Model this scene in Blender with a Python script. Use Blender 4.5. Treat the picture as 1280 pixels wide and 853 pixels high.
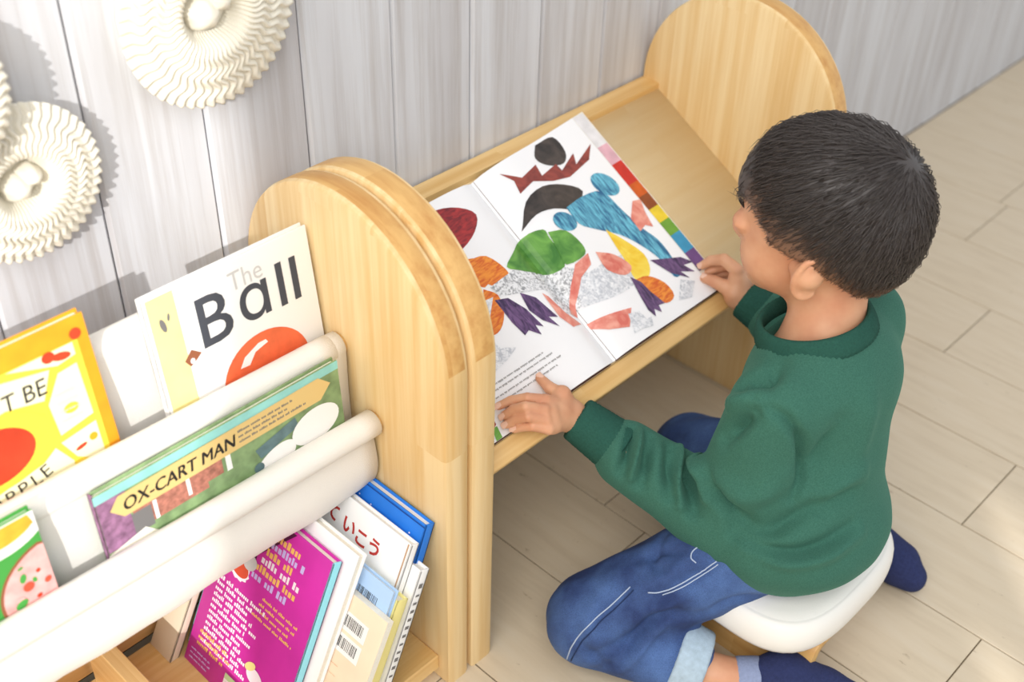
import bpy, bmesh, math, random
import numpy as np
from mathutils import Vector, Matrix
from mathutils.bvhtree import BVHTree

for o in list(bpy.data.objects):
    bpy.data.objects.remove(o, do_unlink=True)
scene = bpy.context.scene
COL = scene.collection
rng = np.random.default_rng(7)
random.seed(7)

# ------------------------------------------------------------------ camera
def nrm(v):
    v = np.array(v, float)
    return v / np.linalg.norm(v)
FPX = 1513.0
CX_ = nrm([1810, -1126, FPX])              # world x seen from the camera (right, down, forward)
CY_ = np.array([-2040, -1246, FPX], float)
CY_ = nrm(CY_ - CX_ * (CX_ @ CY_))
CZ_ = np.cross(CX_, CY_)
CAM = np.array([0, 0, 1.2])
def ray(p):
    d = np.array([p[0] - 640, p[1] - 426.5, FPX])
    return np.array([d @ CX_, d @ CY_, d @ CZ_])
def onz(p, z):
    r = ray(p); return CAM + r * (z - CAM[2]) / r[2]
def ony(p, y):
    r = ray(p); return CAM + r * (y - CAM[1]) / r[1]
def onx(p, x):
    r = ray(p); return CAM + r * (x - CAM[0]) / r[0]
cam = bpy.data.cameras.new('camera')
camo = bpy.data.objects.new('camera', cam); COL.objects.link(camo)
right = Vector((CX_[0], CY_[0], CZ_[0])); down = Vector((CX_[1], CY_[1], CZ_[1])); fwd = Vector((CX_[2], CY_[2], CZ_[2]))
M = Matrix((right, -down, -fwd)).transposed().to_4x4()
M.translation = Vector(CAM)
camo.matrix_world = M
cam.sensor_width = 36.0
cam.lens = FPX / 1280 * 36.0
cam.clip_start = 0.02
cam.dof.use_dof = True
cam.dof.focus_distance = 1.30
cam.dof.aperture_fstop = 3.8
scene.camera = camo

# ------------------------------------------------------------------ light
scene.view_settings.view_transform = 'Standard'
scene.view_settings.look = 'None'
scene.view_settings.exposure = 0.30
scene.view_settings.gamma = 1.0
scene.view_settings.use_curve_mapping = False
world = bpy.data.worlds.new('world'); scene.world = world
world.use_nodes = True
bg = world.node_tree.nodes['Background']
bg.inputs[0].default_value = (0.93, 0.96, 1.0, 1)
bg.inputs[1].default_value = 0.68
SUN_DIR = Vector((1.0, 0.95, -0.62)).normalized()
sun = bpy.data.lights.new('sun', 'SUN'); sun.energy = 2.3; sun.angle = math.radians(0.7)
sun.color = (1.0, 0.97, 0.93)
suno = bpy.data.objects.new('sun', sun); COL.objects.link(suno)
suno.rotation_euler = SUN_DIR.to_track_quat('-Z', 'Y').to_euler()
suno.location = (-2, -2, 3)
key = bpy.data.lights.new('window_light', 'AREA'); key.shape = 'RECTANGLE'
key.size = 1.8; key.size_y = 1.6; key.energy = 38; key.color = (1.0, 0.97, 0.93)
keyo = bpy.data.objects.new('window_light', key); COL.objects.link(keyo)
keyo.location = (-0.75, -0.30, 2.0)
keyo.rotation_euler = (Vector((0.85, 0.6, 0.25)) - keyo.location).to_track_quat('-Z', 'Y').to_euler()

# ------------------------------------------------------------------ materials
MATS = {}
def new_mat(name):
    m = bpy.data.materials.new(name); m.use_nodes = True
    return m, m.node_tree.nodes, m.node_tree.links, m.node_tree.nodes['Principled BSDF']
def srgb(r, g, b):
    f = lambda c: ((c / 255 + 0.055) / 1.055) ** 2.4 if c > 10 else c / 255 / 12.92
    return (f(r), f(g), f(b), 1)
def plain(name, rgb, rough=0.6, var=0.0, scale=40, bump=0.0, bscale=200, spec=0.3, stretch=(1, 1, 1)):
    if name in MATS: return MATS[name]
    m, N, L, b = new_mat(name)
    c = srgb(*rgb)
    b.inputs['Base Color'].default_value = c
    b.inputs['Roughness'].default_value = rough
    b.inputs['Specular IOR Level'].default_value = spec
    tc = N.new('ShaderNodeTexCoord'); mp = N.new('ShaderNodeMapping')
    mp.inputs['Scale'].default_value = stretch
    L.new(tc.outputs['Object'], mp.inputs['Vector'])
    if var:
        n = N.new('ShaderNodeTexNoise'); n.inputs['Scale'].default_value = scale; n.inputs['Detail'].default_value = 4
        L.new(mp.outputs[0], n.inputs['Vector'])
        cr = N.new('ShaderNodeValToRGB')
        cr.color_ramp.elements[0].position = 0.3; cr.color_ramp.elements[1].position = 0.7
        cr.color_ramp.elements[0].color = tuple(x * (1 - var) for x in c[:3]) + (1,)
        cr.color_ramp.elements[1].color = tuple(min(1, x * (1 + var)) for x in c[:3]) + (1,)
        L.new(n.outputs['Fac'], cr.inputs[0]); L.new(cr.outputs[0], b.inputs['Base Color'])
    if bump:
        n2 = N.new('ShaderNodeTexNoise'); n2.inputs['Scale'].default_value = bscale; n2.inputs['Detail'].default_value = 3
        L.new(mp.outputs[0], n2.inputs['Vector'])
        bp = N.new('ShaderNodeBump'); bp.inputs['Strength'].default_value = bump; bp.inputs['Distance'].default_value = 0.002
        L.new(n2.outputs['Fac'], bp.inputs['Height']); L.new(bp.outputs[0], b.inputs['Normal'])
    MATS[name] = m
    return m
def wood(name, light, dark, axis='z', stave=0.06, rough=0.42, strength=1.0):
    """laminated pine: staves side by side with a streaky grain along one axis"""
    m, N, L, b = new_mat(name)
    tc = N.new('ShaderNodeTexCoord')
    sep = N.new('ShaderNodeSeparateXYZ'); L.new(tc.outputs['Object'], sep.inputs[0])
    com = N.new('ShaderNodeCombineXYZ')
    order = {'z': (2, 1, 0), 'x': (0, 1, 2), 'y': (1, 0, 2)}[axis]
    for i, k in enumerate(order): L.new(sep.outputs[k], com.inputs[i])
    br = N.new('ShaderNodeTexBrick')
    br.inputs['Scale'].default_value = 1.0; br.inputs['Brick Width'].default_value = 0.36
    br.inputs['Row Height'].default_value = stave; br.inputs['Mortar Size'].default_value = 0.0
    br.inputs['Color1'].default_value = (0, 0, 0, 1); br.inputs['Color2'].default_value = (1, 1, 1, 1)
    br.offset = 0.37
    L.new(com.outputs[0], br.inputs['Vector'])
    mp = N.new('ShaderNodeMapping'); mp.inputs['Scale'].default_value = (2.2, 60, 60)
    L.new(com.outputs[0], mp.inputs['Vector'])
    add = N.new('ShaderNodeVectorMath'); add.operation = 'MULTIPLY_ADD'
    L.new(br.outputs['Color'], add.inputs[0]); add.inputs[1].default_value = (3, 9, 5); L.new(mp.outputs[0], add.inputs[2])
    n = N.new('ShaderNodeTexNoise'); n.inputs['Scale'].default_value = 1.0; n.inputs['Detail'].default_value = 5; n.inputs['Roughness'].default_value = 0.6
    L.new(add.outputs[0], n.inputs['Vector'])
    cr = N.new('ShaderNodeValToRGB')
    cr.color_ramp.elements[0].position = 0.32; cr.color_ramp.elements[0].color = srgb(*dark)
    cr.color_ramp.elements[1].position = 0.62; cr.color_ramp.elements[1].color = srgb(*light)
    L.new(n.outputs['Fac'], cr.inputs[0])
    mx = N.new('ShaderNodeMixRGB'); mx.blend_type = 'MULTIPLY'; mx.inputs[0].default_value = 0.55 * strength
    cr2 = N.new('ShaderNodeValToRGB')
    cr2.color_ramp.elements[0].color = (1, 1, 1, 1); cr2.color_ramp.elements[1].color = (0.86, 0.74, 0.56, 1)
    L.new(br.outputs['Color'], cr2.inputs[0])
    L.new(cr.outputs[0], mx.inputs[1]); L.new(cr2.outputs[0], mx.inputs[2])
    L.new(mx.outputs[0], b.inputs['Base Color'])
    b.inputs['Roughness'].default_value = rough
    bp = N.new('ShaderNodeBump'); bp.inputs['Strength'].default_value = 0.12; bp.inputs['Distance'].default_value = 0.0006
    L.new(n.outputs['Fac'], bp.inputs['Height']); L.new(bp.outputs[0], b.inputs['Normal'])
    MATS[name] = m
    return m
WL, WD = (243, 217, 168), (228, 190, 128)
WOOD_Z = wood('pine_upright', WL, WD, 'z', 0.055)
WOOD_X = wood('pine_rail', (236, 202, 142), (219, 175, 108), 'x', 0.09)
VENEER = wood('veneer_top', (248, 227, 184), (242, 217, 168), 'x', 0.4, strength=0.2)
WOOD_Y = wood('pine_cross', (226, 190, 134), (206, 160, 98), 'y', 0.09)
BACKPLY = wood('back_plywood', (214, 178, 126), (196, 154, 98), 'x', 0.3)

def plank_mat():
    m, N, L, b = new_mat('whitewashed_plank')
    tc = N.new('ShaderNodeTexCoord'); oi = N.new('ShaderNodeObjectInfo')
    vm = N.new('ShaderNodeVectorMath'); vm.operation = 'MULTIPLY_ADD'
    cm = N.new('ShaderNodeCombineXYZ')
    for i in range(3): L.new(oi.outputs['Random'], cm.inputs[i])
    L.new(cm.outputs[0], vm.inputs[0]); vm.inputs[1].default_value = (37, 11, 23); L.new(tc.outputs['Object'], vm.inputs[2])
    mp = N.new('ShaderNodeMapping'); mp.inputs['Scale'].default_value = (75, 75, 2.6); L.new(vm.outputs[0], mp.inputs['Vector'])
    n = N.new('ShaderNodeTexNoise'); n.inputs['Scale'].default_value = 1; n.inputs['Detail'].default_value = 6; n.inputs['Roughness'].default_value = 0.65
    L.new(mp.outputs[0], n.inputs['Vector'])
    mp2 = N.new('ShaderNodeMapping'); mp2.inputs['Scale'].default_value = (16, 16, 1.6); L.new(vm.outputs[0], mp2.inputs['Vector'])
    n2 = N.new('ShaderNodeTexNoise'); n2.inputs['Scale'].default_value = 1; n2.inputs['Detail'].default_value = 4
    L.new(mp2.outputs[0], n2.inputs['Vector'])
    cr = N.new('ShaderNodeValToRGB')
    e = cr.color_ramp.elements
    e[0].position = 0.30; e[0].color = srgb(192, 190, 191)
    e[1].position = 0.56; e[1].color = srgb(212, 214, 219)
    L.new(n.outputs['Fac'], cr.inputs[0])
    cr2 = N.new('ShaderNodeValToRGB')
    e = cr2.color_ramp.elements
    e[0].position = 0.34; e[0].color = (0.78, 0.75, 0.735, 1)
    e[1].position = 0.60; e[1].color = (1, 1, 1, 1)
    L.new(n2.outputs['Fac'], cr2.inputs[0])
    mx = N.new('ShaderNodeMixRGB'); mx.blend_type = 'MULTIPLY'; mx.inputs[0].default_value = 0.75
    L.new(cr.outputs[0], mx.inputs[1]); L.new(cr2.outputs[0], mx.inputs[2])
    L.new(mx.outputs[0], b.inputs['Base Color'])
    b.inputs['Roughness'].default_value = 0.62
    bp = N.new('ShaderNodeBump'); bp.inputs['Strength'].default_value = 0.25; bp.inputs['Distance'].default_value = 0.001
    L.new(n.outputs['Fac'], bp.inputs['Height']); L.new(bp.outputs[0], b.inputs['Normal'])
    return m
PLANK = plank_mat()
def tile_mat():
    m, N, L, b = new_mat('beige_vinyl_tile')
    tc = N.new('ShaderNodeTexCoord'); oi = N.new('ShaderNodeObjectInfo')
    vm = N.new('ShaderNodeVectorMath'); vm.operation = 'MULTIPLY_ADD'
    cm = N.new('ShaderNodeCombineXYZ')
    for i in range(3): L.new(oi.outputs['Random'], cm.inputs[i])
    L.new(cm.outputs[0], vm.inputs[0]); vm.inputs[1].default_value = (13, 29, 0); L.new(tc.outputs['Object'], vm.inputs[2])
    mp = N.new('ShaderNodeMapping'); mp.inputs['Scale'].default_value = (60, 7, 9); L.new(vm.outputs[0], mp.inputs['Vector'])
    n = N.new('ShaderNodeTexNoise'); n.inputs['Scale'].default_value = 1; n.inputs['Detail'].default_value = 7; n.inputs['Roughness'].default_value = 0.62
    n.inputs['Distortion'].default_value = 0.3
    L.new(mp.outputs[0], n.inputs['Vector'])
    cr = N.new('ShaderNodeValToRGB'); e = cr.color_ramp.elements
    e[0].position = 0.24; e[0].color = srgb(203, 186, 160)
    e[1].position = 0.50; e[1].color = srgb(213, 197, 171)
    e2 = e.new(0.78); e2.color = srgb(217, 203, 180)
    L.new(n.outputs['Fac'], cr.inputs[0])
    mp3 = N.new('ShaderNodeMapping'); mp3.inputs['Scale'].default_value = (90, 26, 26); L.new(vm.outputs[0], mp3.inputs['Vector'])
    n3 = N.new('ShaderNodeTexNoise'); n3.inputs['Scale'].default_value = 1; n3.inputs['Detail'].default_value = 5; n3.inputs['Roughness'].default_value = 0.7
    L.new(mp3.outputs[0], n3.inputs['Vector'])
    cr3 = N.new('ShaderNodeValToRGB'); e = cr3.color_ramp.elements
    e[0].position = 0.29; e[0].color = (0.50, 0.43, 0.34, 1)
    e[1].position = 0.35; e[1].color = (1, 1, 1, 1)
    L.new(n3.outputs['Fac'], cr3.inputs[0])
    mx = N.new('ShaderNodeMixRGB'); mx.blend_type = 'MULTIPLY'; mx.inputs[0].default_value = 0.7
    L.new(cr.outputs[0], mx.inputs[1]); L.new(cr3.outputs[0], mx.inputs[2])
    L.new(mx.outputs[0], b.inputs['Base Color'])
    b.inputs['Roughness'].default_value = 0.45
    bp = N.new('ShaderNodeBump'); bp.inputs['Strength'].default_value = 0.1; bp.inputs['Distance'].default_value = 0.001
    L.new(n.outputs['Fac'], bp.inputs['Height']); L.new(bp.outputs[0], b.inputs['Normal'])
    return m
TILE = tile_mat()
GROUT = plain('dark_joint', (120, 104, 82), 0.9)
WALLBACK = plain('joint_backing_board', (150, 148, 146), 0.9)  # grey backing slab seen in the joints between planks
CANVAS = plain('white_canvas', (234, 231, 225), 0.85, bump=0.25, bscale=900)
WHITE = plain('white_paper', (246, 245, 243), 0.6)
PAGES = plain('page_edges', (238, 233, 220), 0.8, var=0.05, scale=600)

# ------------------------------------------------------------------ mesh helpers
def tag(o, label, cat, group=None):
    o['label'] = label; o['category'] = cat
    if group: o['group'] = group
    return o
def thing(name, label, cat, loc=(0, 0, 0), rot=None, group=None):
    o = bpy.data.objects.new(name, None); COL.objects.link(o)
    o.empty_display_size = 0.05
    if rot is None: o.location = loc
    else:
        m = Matrix(rot).to_4x4(); m.translation = Vector(loc); o.matrix_world = m
    return tag(o, label, cat, group)
def link(name, me, parent=None, mat=None):
    o = bpy.data.objects.new(name, me); COL.objects.link(o)
    if mat is not None:
        for mm in (mat if isinstance(mat, (list, tuple)) else [mat]): me.materials.append(mm)
    if parent is not None: o.parent = parent
    return o
def mk(name, V, F, mat=None, parent=None, smooth=False, off=None, mi=None):
    me = bpy.data.meshes.new(name)
    V = np.asarray(V, float)
    if off is not None: V = V - np.asarray(off, float)
    me.from_pydata(V.tolist(), [], [tuple(int(i) for i in f) for f in F])
    me.validate()
    if smooth: me.polygons.foreach_set('use_smooth', [True] * len(me.polygons))
    if mi is not None: me.polygons.foreach_set('material_index', list(mi))
    me.update()
    return link(name, me, parent, mat)
def boxmesh(name, lo, hi, bevel=0.0, seg=2):
    bm = bmesh.new()
    r = bmesh.ops.create_cube(bm, size=1.0)
    lo, hi = np.array(lo, float), np.array(hi, float)
    for v in bm.verts: v.co = Vector((lo + hi) / 2) + Vector(np.array(v.co) * (hi - lo))
    if bevel: bmesh.ops.bevel(bm, geom=list(bm.edges), offset=bevel, segments=seg, affect='EDGES', profile=0.5)
    me = bpy.data.meshes.new(name); bm.to_mesh(me); bm.free()
    if bevel and seg > 1: me.polygons.foreach_set('use_smooth', [True] * len(me.polygons))
    return me
def box(name, lo, hi, mat, parent=None, bevel=0.0, seg=2, off=None):
    if off is not None: lo = np.array(lo) - np.array(off); hi = np.array(hi) - np.array(off)
    o = link(name, boxmesh(name, lo, hi, bevel, seg), parent, mat)
    return o
def prism(name, prof, a0, a1, axis, mat, parent=None, bevel=0.0, off=None, seg=2, smooth_all=False):
    """closed 2-D outline extruded along one axis"""
    bm = bmesh.new()
    off = np.zeros(3) if off is None else np.array(off, float)
    def P(u, v, a):
        c = {'x': (a, u, v), 'y': (u, a, v), 'z': (u, v, a)}[axis]
        return Vector(np.array(c) - off)
    A = [bm.verts.new(P(u, v, a0)) for u, v in prof]; B = [bm.verts.new(P(u, v, a1)) for u, v in prof]
    n = len(prof)
    for i in range(n): bm.faces.new((A[i], A[(i + 1) % n], B[(i + 1) % n], B[i]))
    f0 = bm.faces.new(A[::-1]); f1 = bm.faces.new(B)
    bmesh.ops.recalc_face_normals(bm, faces=bm.faces)
    if bevel:
        ed = [e for e in bm.edges if f0 in e.link_faces or f1 in e.link_faces]
        bmesh.ops.bevel(bm, geom=ed, offset=bevel, segments=seg, affect='EDGES', profile=0.5, clamp_overlap=True)
    me = bpy.data.meshes.new(name); bm.to_mesh(me); bm.free()
    for p in me.polygons: p.use_smooth = len(p.vertices) == 4
    me.update()
    try: me.set_sharp_from_angle(angle=math.radians(40))
    except Exception: pass
    return link(name, me, parent, mat)
def tube(path, rad, n=10, caps=True):
    path = np.asarray(path, float); rad = np.broadcast_to(np.asarray(rad, float), (len(path),))
    V, F = [], []
    T = np.gradient(path, axis=0); T /= np.linalg.norm(T, axis=1)[:, None] + 1e-12
    ref = np.array([0, 0, 1.0]) if abs(T[0][2]) < 0.9 else np.array([1.0, 0, 0])
    for i, p in enumerate(path):
        u = np.cross(ref, T[i]); u /= np.linalg.norm(u) + 1e-12; w = np.cross(T[i], u); ref = w if abs(w @ T[min(i + 1, len(path) - 1)]) < 0.95 else ref
        for k in range(n):
            a = 2 * math.pi * k / n
            V.append(p + rad[i] * (math.cos(a) * u + math.sin(a) * w))
    for i in range(len(path) - 1):
        for k in range(n):
            k2 = (k + 1) % n
            F.append((i * n + k, i * n + k2, (i + 1) * n + k2, (i + 1) * n + k))
    if caps:
        F.append(tuple(range(n))[::-1]); F.append(tuple((len(path) - 1) * n + k for k in range(n)))
    return V, F
class MB:
    def __init__(s): s.V = []; s.F = []; s.mi = []
    def add(s, V, F, m=0):
        o = len(s.V); s.V += [tuple(map(float, v)) for v in V]; s.F += [tuple(i + o for i in f) for f in F]; s.mi += [m] * len(F)
    def build(s, name, mats, parent=None, smooth=False, off=None):
        return mk(name, s.V, s.F, mats, parent, smooth, off, s.mi)
def catmull(P, n=8):
    P = [np.array(p, float) for p in P]; Q = [2 * P[0] - P[1]] + P + [2 * P[-1] - P[-2]]
    out = []
    for i in range(1, len(Q) - 2):
        for k in range(n):
            t = k / n
            out.append(0.5 * (2 * Q[i] + (Q[i + 1] - Q[i - 1]) * t + (2 * Q[i - 1] - 5 * Q[i] + 4 * Q[i + 1] - Q[i + 2]) * t * t + (3 * Q[i] - Q[i - 1] - 3 * Q[i + 1] + Q[i + 2]) * t ** 3))
    out.append(P[-1]); return np.array(out)

# ------------------------------------------------------------------ setting: floor
WALL_Y = 0.95
floor = box('floor', (-1.2, -3.6, -0.05), (3.8, 0.97, -0.003), GROUT); floor['kind'] = 'structure'
lines = [-1.2 + 0.165 * k for k in range(0, 11)]
lines = [x for x in lines if x < 0.4] + [0.478, 0.643, 0.81, 0.955, 1.1125, 1.2745, 1.44, 1.606, 1.771, 1.94, 2.112, 2.29]
while lines[-1] < 3.7: lines.append(lines[-1] + 0.168)
cross_fix = {1.2745: [0.331], 1.606: [0.535], 0.81: [0.628], 0.955: [0.22, 0.70], 1.1125: [0.02, 0.60], 1.44: [0.10, 0.75], 0.643: [0.40], 1.771: [0.25, 0.83]}
for i in range(len(lines) - 1):
    x0, x1 = lines[i], lines[i + 1]
    ys = None
    for k, v in cross_fix.items():
        if abs(k - x0) < 1e-6: ys = list(v)
    if ys is None: ys = [0.95 - rng.uniform(0.08, 0.8)]
    ys.sort()
    while ys[0] > -3.6 + 0.7: ys.insert(0, ys[0] - 0.66)
    while ys[-1] < 0.45: ys.append(ys[-1] + 0.66)
    ys = [-3.6] + ys + [0.949]
    for a, b_ in zip(ys[:-1], ys[1:]):
        if b_ - a < 0.02: continue
        g = 0.0011 if (i % 2 == 0) else 0.0007
        o = box('tile', (x0 + 0.0009, a + 0.0008, -0.003), (x1 - 0.0009, b_ - 0.0008, 0.0), TILE, floor, bevel=0.0006, seg=1)

# ------------------------------------------------------------------ setting: walls
wall = box('wall_back', (-1.2, WALL_Y + 0.012, 0), (3.8, WALL_Y + 0.08, 2.2), WALLBACK); wall['kind'] = 'structure'
PW = 0.1225
bm_pl = None
k0 = int((-1.2 - 0.452) / PW)
prof = [(0.0007, 0.014), (0.0007, 0.004), (0.0045, 0.0), (PW - 0.0036, 0.0), (PW - 0.0007, 0.0035), (PW - 0.0007, 0.014)]
me_pl = None
k = k0
while 0.452 + (k + 1) * PW < 3.8:
    x = 0.452 + k * PW
    if me_pl is None:
        po = prism('plank', [(u, v) for u, v in prof], 0.0, 2.2, 'z', PLANK)
        for p in po.data.polygons: p.use_smooth = False
        me_pl = po.data
    else:
        po = bpy.data.objects.new('plank', me_pl); COL.objects.link(po)
    po.parent = wall
    po.location = (x, WALL_Y + rng.uniform(-0.0008, 0.0008), 0.001)
    k += 1
LIME = plain('white_plaster', (236, 235, 232), 0.9)
# unseen left wall added to limit the sun; window and slits place its patches
XW = -1.2
def sun_mask_wall():
    mb = MB()
    def bx(y0, y1, z0, z1):
        V = [(x, y, z) for x in (XW - 0.03, XW) for y in (y0, y1) for z in (z0, z1)]
        mb.add(V, [(0, 1, 3, 2), (4, 6, 7, 5), (0, 4, 5, 1), (2, 3, 7, 6), (0, 2, 6, 4), (1, 5, 7, 3)])
    y = -3.6
    for a, b_, z0, z1 in ((-2.19, -2.08, 1.47, 1.60), (-2.06, -1.96, 1.34, 1.45), (-0.80, -0.02, 0.95, 1.95), (1.0, 1.0, 0, 0)):
        if a > y: bx(y, a, 0, 3.2)
        if b_ > a: bx(a, b_, 0, z0); bx(a, b_, z1, 3.2)
        y = b_
    return mb.build('sun_mask_wall_left', LIME)
wl = sun_mask_wall(); wl['kind'] = 'structure'

# ------------------------------------------------------------------ slanted desk
RX0, RX1 = 0.598, 0.6315          # right side panel of the book rack
DX0, DX1 = 0.635, 0.670          # left side panel of the desk
EX0, EX1 = 1.278, 1.312          # right side panel of the desk
PY0, PY1, PR, PZC = 0.637, 0.947, 0.155, 0.452
ENDG = wood('pine_end_grain', (226, 184, 118), (204, 152, 88), 'y', 0.05)
def end_grain(o):
    o.data.materials.append(ENDG)
    for p in o.data.polygons:
        if abs(p.normal.x) < 0.35 and p.normal.z > 0.12: p.material_index = 1
def dome(r_in=0.0):
    yc = (PY0 + PY1) / 2
    pts = [(PY0, 0.0), (PY1, 0.0)]
    for i in range(33):
        a = math.pi * i / 32
        pts.append((yc + PR * math.cos(a), PZC + PR * math.sin(a)))
    return pts
SL = math.atan(0.58)
DV = np.array([0, -math.cos(SL), -math.sin(SL)]); NV = np.array([0, -math.sin(SL), math.cos(SL)])
DO = np.array([0, 0.916, 0.4387])
def S(x, s, off=0.0): return np.array([x, 0, 0]) + DO + DV * s + NV * off
def PX(p, off):
    """point of the plane lying `off` above the desk surface that a pixel looks at"""
    P0 = DO + NV * off; r = ray(p)
    return CAM + r * ((P0 - CAM) @ NV) / (r @ NV)
def XS(p, off=0.008):
    q = PX(p, off); return np.array([q[0], (q - DO) @ DV])
desk = thing('slanted_desk', 'low pine reading desk with slanted top and round-topped side panels', 'desk', ((DX0 + EX1) / 2, 0.79, 0))
dof = np.array(desk.location)
end_grain(prism('side_panel', dome(), DX0, DX1, 'x', WOOD_Z, desk, bevel=0.005, off=dof))
end_grain(prism('side_panel', dome(), EX0, EX1, 'x', WOOD_Z, desk, bevel=0.005, off=dof))
def slab(name, s0, s1, o0, o1, x0, x1, mat, parent, bev=0.0):
    prof = [tuple((DO + DV * s + NV * o)[1:]) for s, o in ((s0, o0), (s1, o0), (s1, o1), (s0, o1))]
    bm = bmesh.new()
    A = [bm.verts.new(Vector(np.array([x0, y, z]) - dof)) for y, z in prof]; B = [bm.verts.new(Vector(np.array([x1, y, z]) - dof)) for y, z in prof]
    for i in range(4): bm.faces.new((A[i], A[(i + 1) % 4], B[(i + 1) % 4], B[i]))
    bm.faces.new(A[::-1]); bm.faces.new(B)
    bmesh.ops.recalc_face_normals(bm, faces=bm.faces)
    if bev: bmesh.ops.bevel(bm, geom=list(bm.edges), offset=bev, segments=3, affect='EDGES', profile=0.5)
    me = bpy.data.meshes.new(name); bm.to_mesh(me); bm.free()
    me.polygons.foreach_set('use_smooth', [True] * len(me.polygons))
    return link(name, me, parent, mat)
slab('desk_top', -0.01, 0.284, -0.012, 0.0, DX1, EX0, VENEER, desk)
slab('front_rail', 0.2842, 0.3085, -0.014, 0.004, DX1, EX0, WOOD_X, desk, 0.003)
prism('back_rail', [(0.9165, 0.37), (0.9455, 0.37), (0.9455, 0.4475), (0.9165, 0.4475)], DX1, EX0, 'x', WOOD_X, desk, off=dof)

# ------------------------------------------------------------------ book rack
rack = thing('sling_bookcase', 'white canvas sling bookcase with round-topped pine side panels', 'bookcase', (0.31, 0.79, 0))
rof = np.array(rack.location)
LX0, LX1 = -0.014, 0.020
end_grain(prism('side_panel', dome(), RX0, RX1, 'x', WOOD_Z, rack, bevel=0.006, off=rof))
end_grain(prism('side_panel', dome(), LX0, LX1, 'x', WOOD_Z, rack, bevel=0.006, off=rof))
SHZ = 0.045
box('bottom_shelf', (LX1, 0.652, 0.022), (RX0, 0.905, SHZ), WOOD_X, rack, 0.0015, 1, off=rof)
box('plinth', (LX1, 0.665, 0.0), (RX0, 0.683, 0.022), WOOD_X, rack, off=rof)
box('back_panel', (LX1, 0.908, 0.052), (RX0, 0.916, 0.30), BACKPLY, rack, off=rof)
box('divider', (0.300, 0.665, SHZ), (0.318, 0.900, 0.128), WOOD_Y, rack, 0.001, 1, off=rof)
BAR_R = 0.0115
bars = {'rear': (0.852, 0.512), 'mid': (0.793, 0.428), 'front': (0.743, 0.352)}
BT = {'rear': 0.0, 'mid': 0.012, 'front': 0.016}     # slack: the left ends sit slightly higher
for kx, (y, z) in bars.items():
    V, F = tube([(LX1, y, z + BT[kx]), (RX0, y, z)], BAR_R, 20)
    mk('dowel', V, F, WOOD_X, rack, True, rof)
def sling(name, A, B, bottom, x0, x1, tA, tB):
    """canvas hung between a rear dowel A and a front dowel B, wrapped over both"""
    r = BAR_R + 0.0022
    (ya, za), (yb, zb) = A, B
    path = []
    for i in range(13):                      # round the rear dowel, from behind over the top to its front
        a = math.radians(-60 + 250 * i / 12); path.append((ya + r * math.cos(a), za + r * math.sin(a), 0))
    p1 = path[-1]
    yb0, zb0 = bottom
    U = catmull([(p1[0], p1[1]), (ya - r * 0.9 - 0.001, (za * 0.6 + zb0 * 0.4)), (yb0 + 0.016, zb0 + 0.010), (yb0, zb0), (yb0 - 0.012, zb0 + 0.008), (yb - r * 0.35, zb0 * 0.5 + zb * 0.5 - 0.01), (yb + r * math.cos(math.radians(-55)) * 0.2, zb - r * 1.05)], 7)
    t = np.linspace(0, 1, len(U))
    path += [(u[0], u[1], tt) for u, tt in zip(U[1:], t[1:])]
    for i in range(15):
        a = math.radians(-100 - 280 * i / 14)
        rr = r + 0.0006
        path.append((yb + rr * math.cos(a), zb + rr * math.sin(a), 1))
    nx = 26
    V, F = [], []
    for j in range(nx + 1):
        x = x0 + (x1 - x0) * j / nx
        f = (RX0 - x) / (RX0 - LX1)
        for (y, z, t) in path:
            w = 4 * t * (1 - t)
            sag = 0.0016 * w * math.sin(x * 31 + 2 * t) + 0.001 * w * math.sin(x * 77 + 5 * t)
            edge = 0.010 * w * max(0, 1 - (x1 - x) / 0.05) ** 2
            V.append((x, y + sag, z + (tA * (1 - t) + tB * t) * f + edge * 0.5))
    m = len(path)
    for j in range(nx):
        for i in range(m - 1): F.append((j * m + i, j * m + i + 1, (j + 1) * m + i + 1, (j + 1) * m + i))
    o = mk(name, V, F, CANVAS, rack, True, rof)
    md = o.modifiers.new('thick', 'SOLIDIFY'); md.thickness = 0.0012; md.offset = 0
    return o
sling('canvas_sling', bars['rear'], bars['mid'], (0.812, 0.315), 0.028, 0.583, BT['rear'], BT['mid'])
sling('canvas_sling', bars['mid'], bars['front'], (0.757, 0.258), 0.028, 0.594, BT['mid'], BT['front'])

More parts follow.
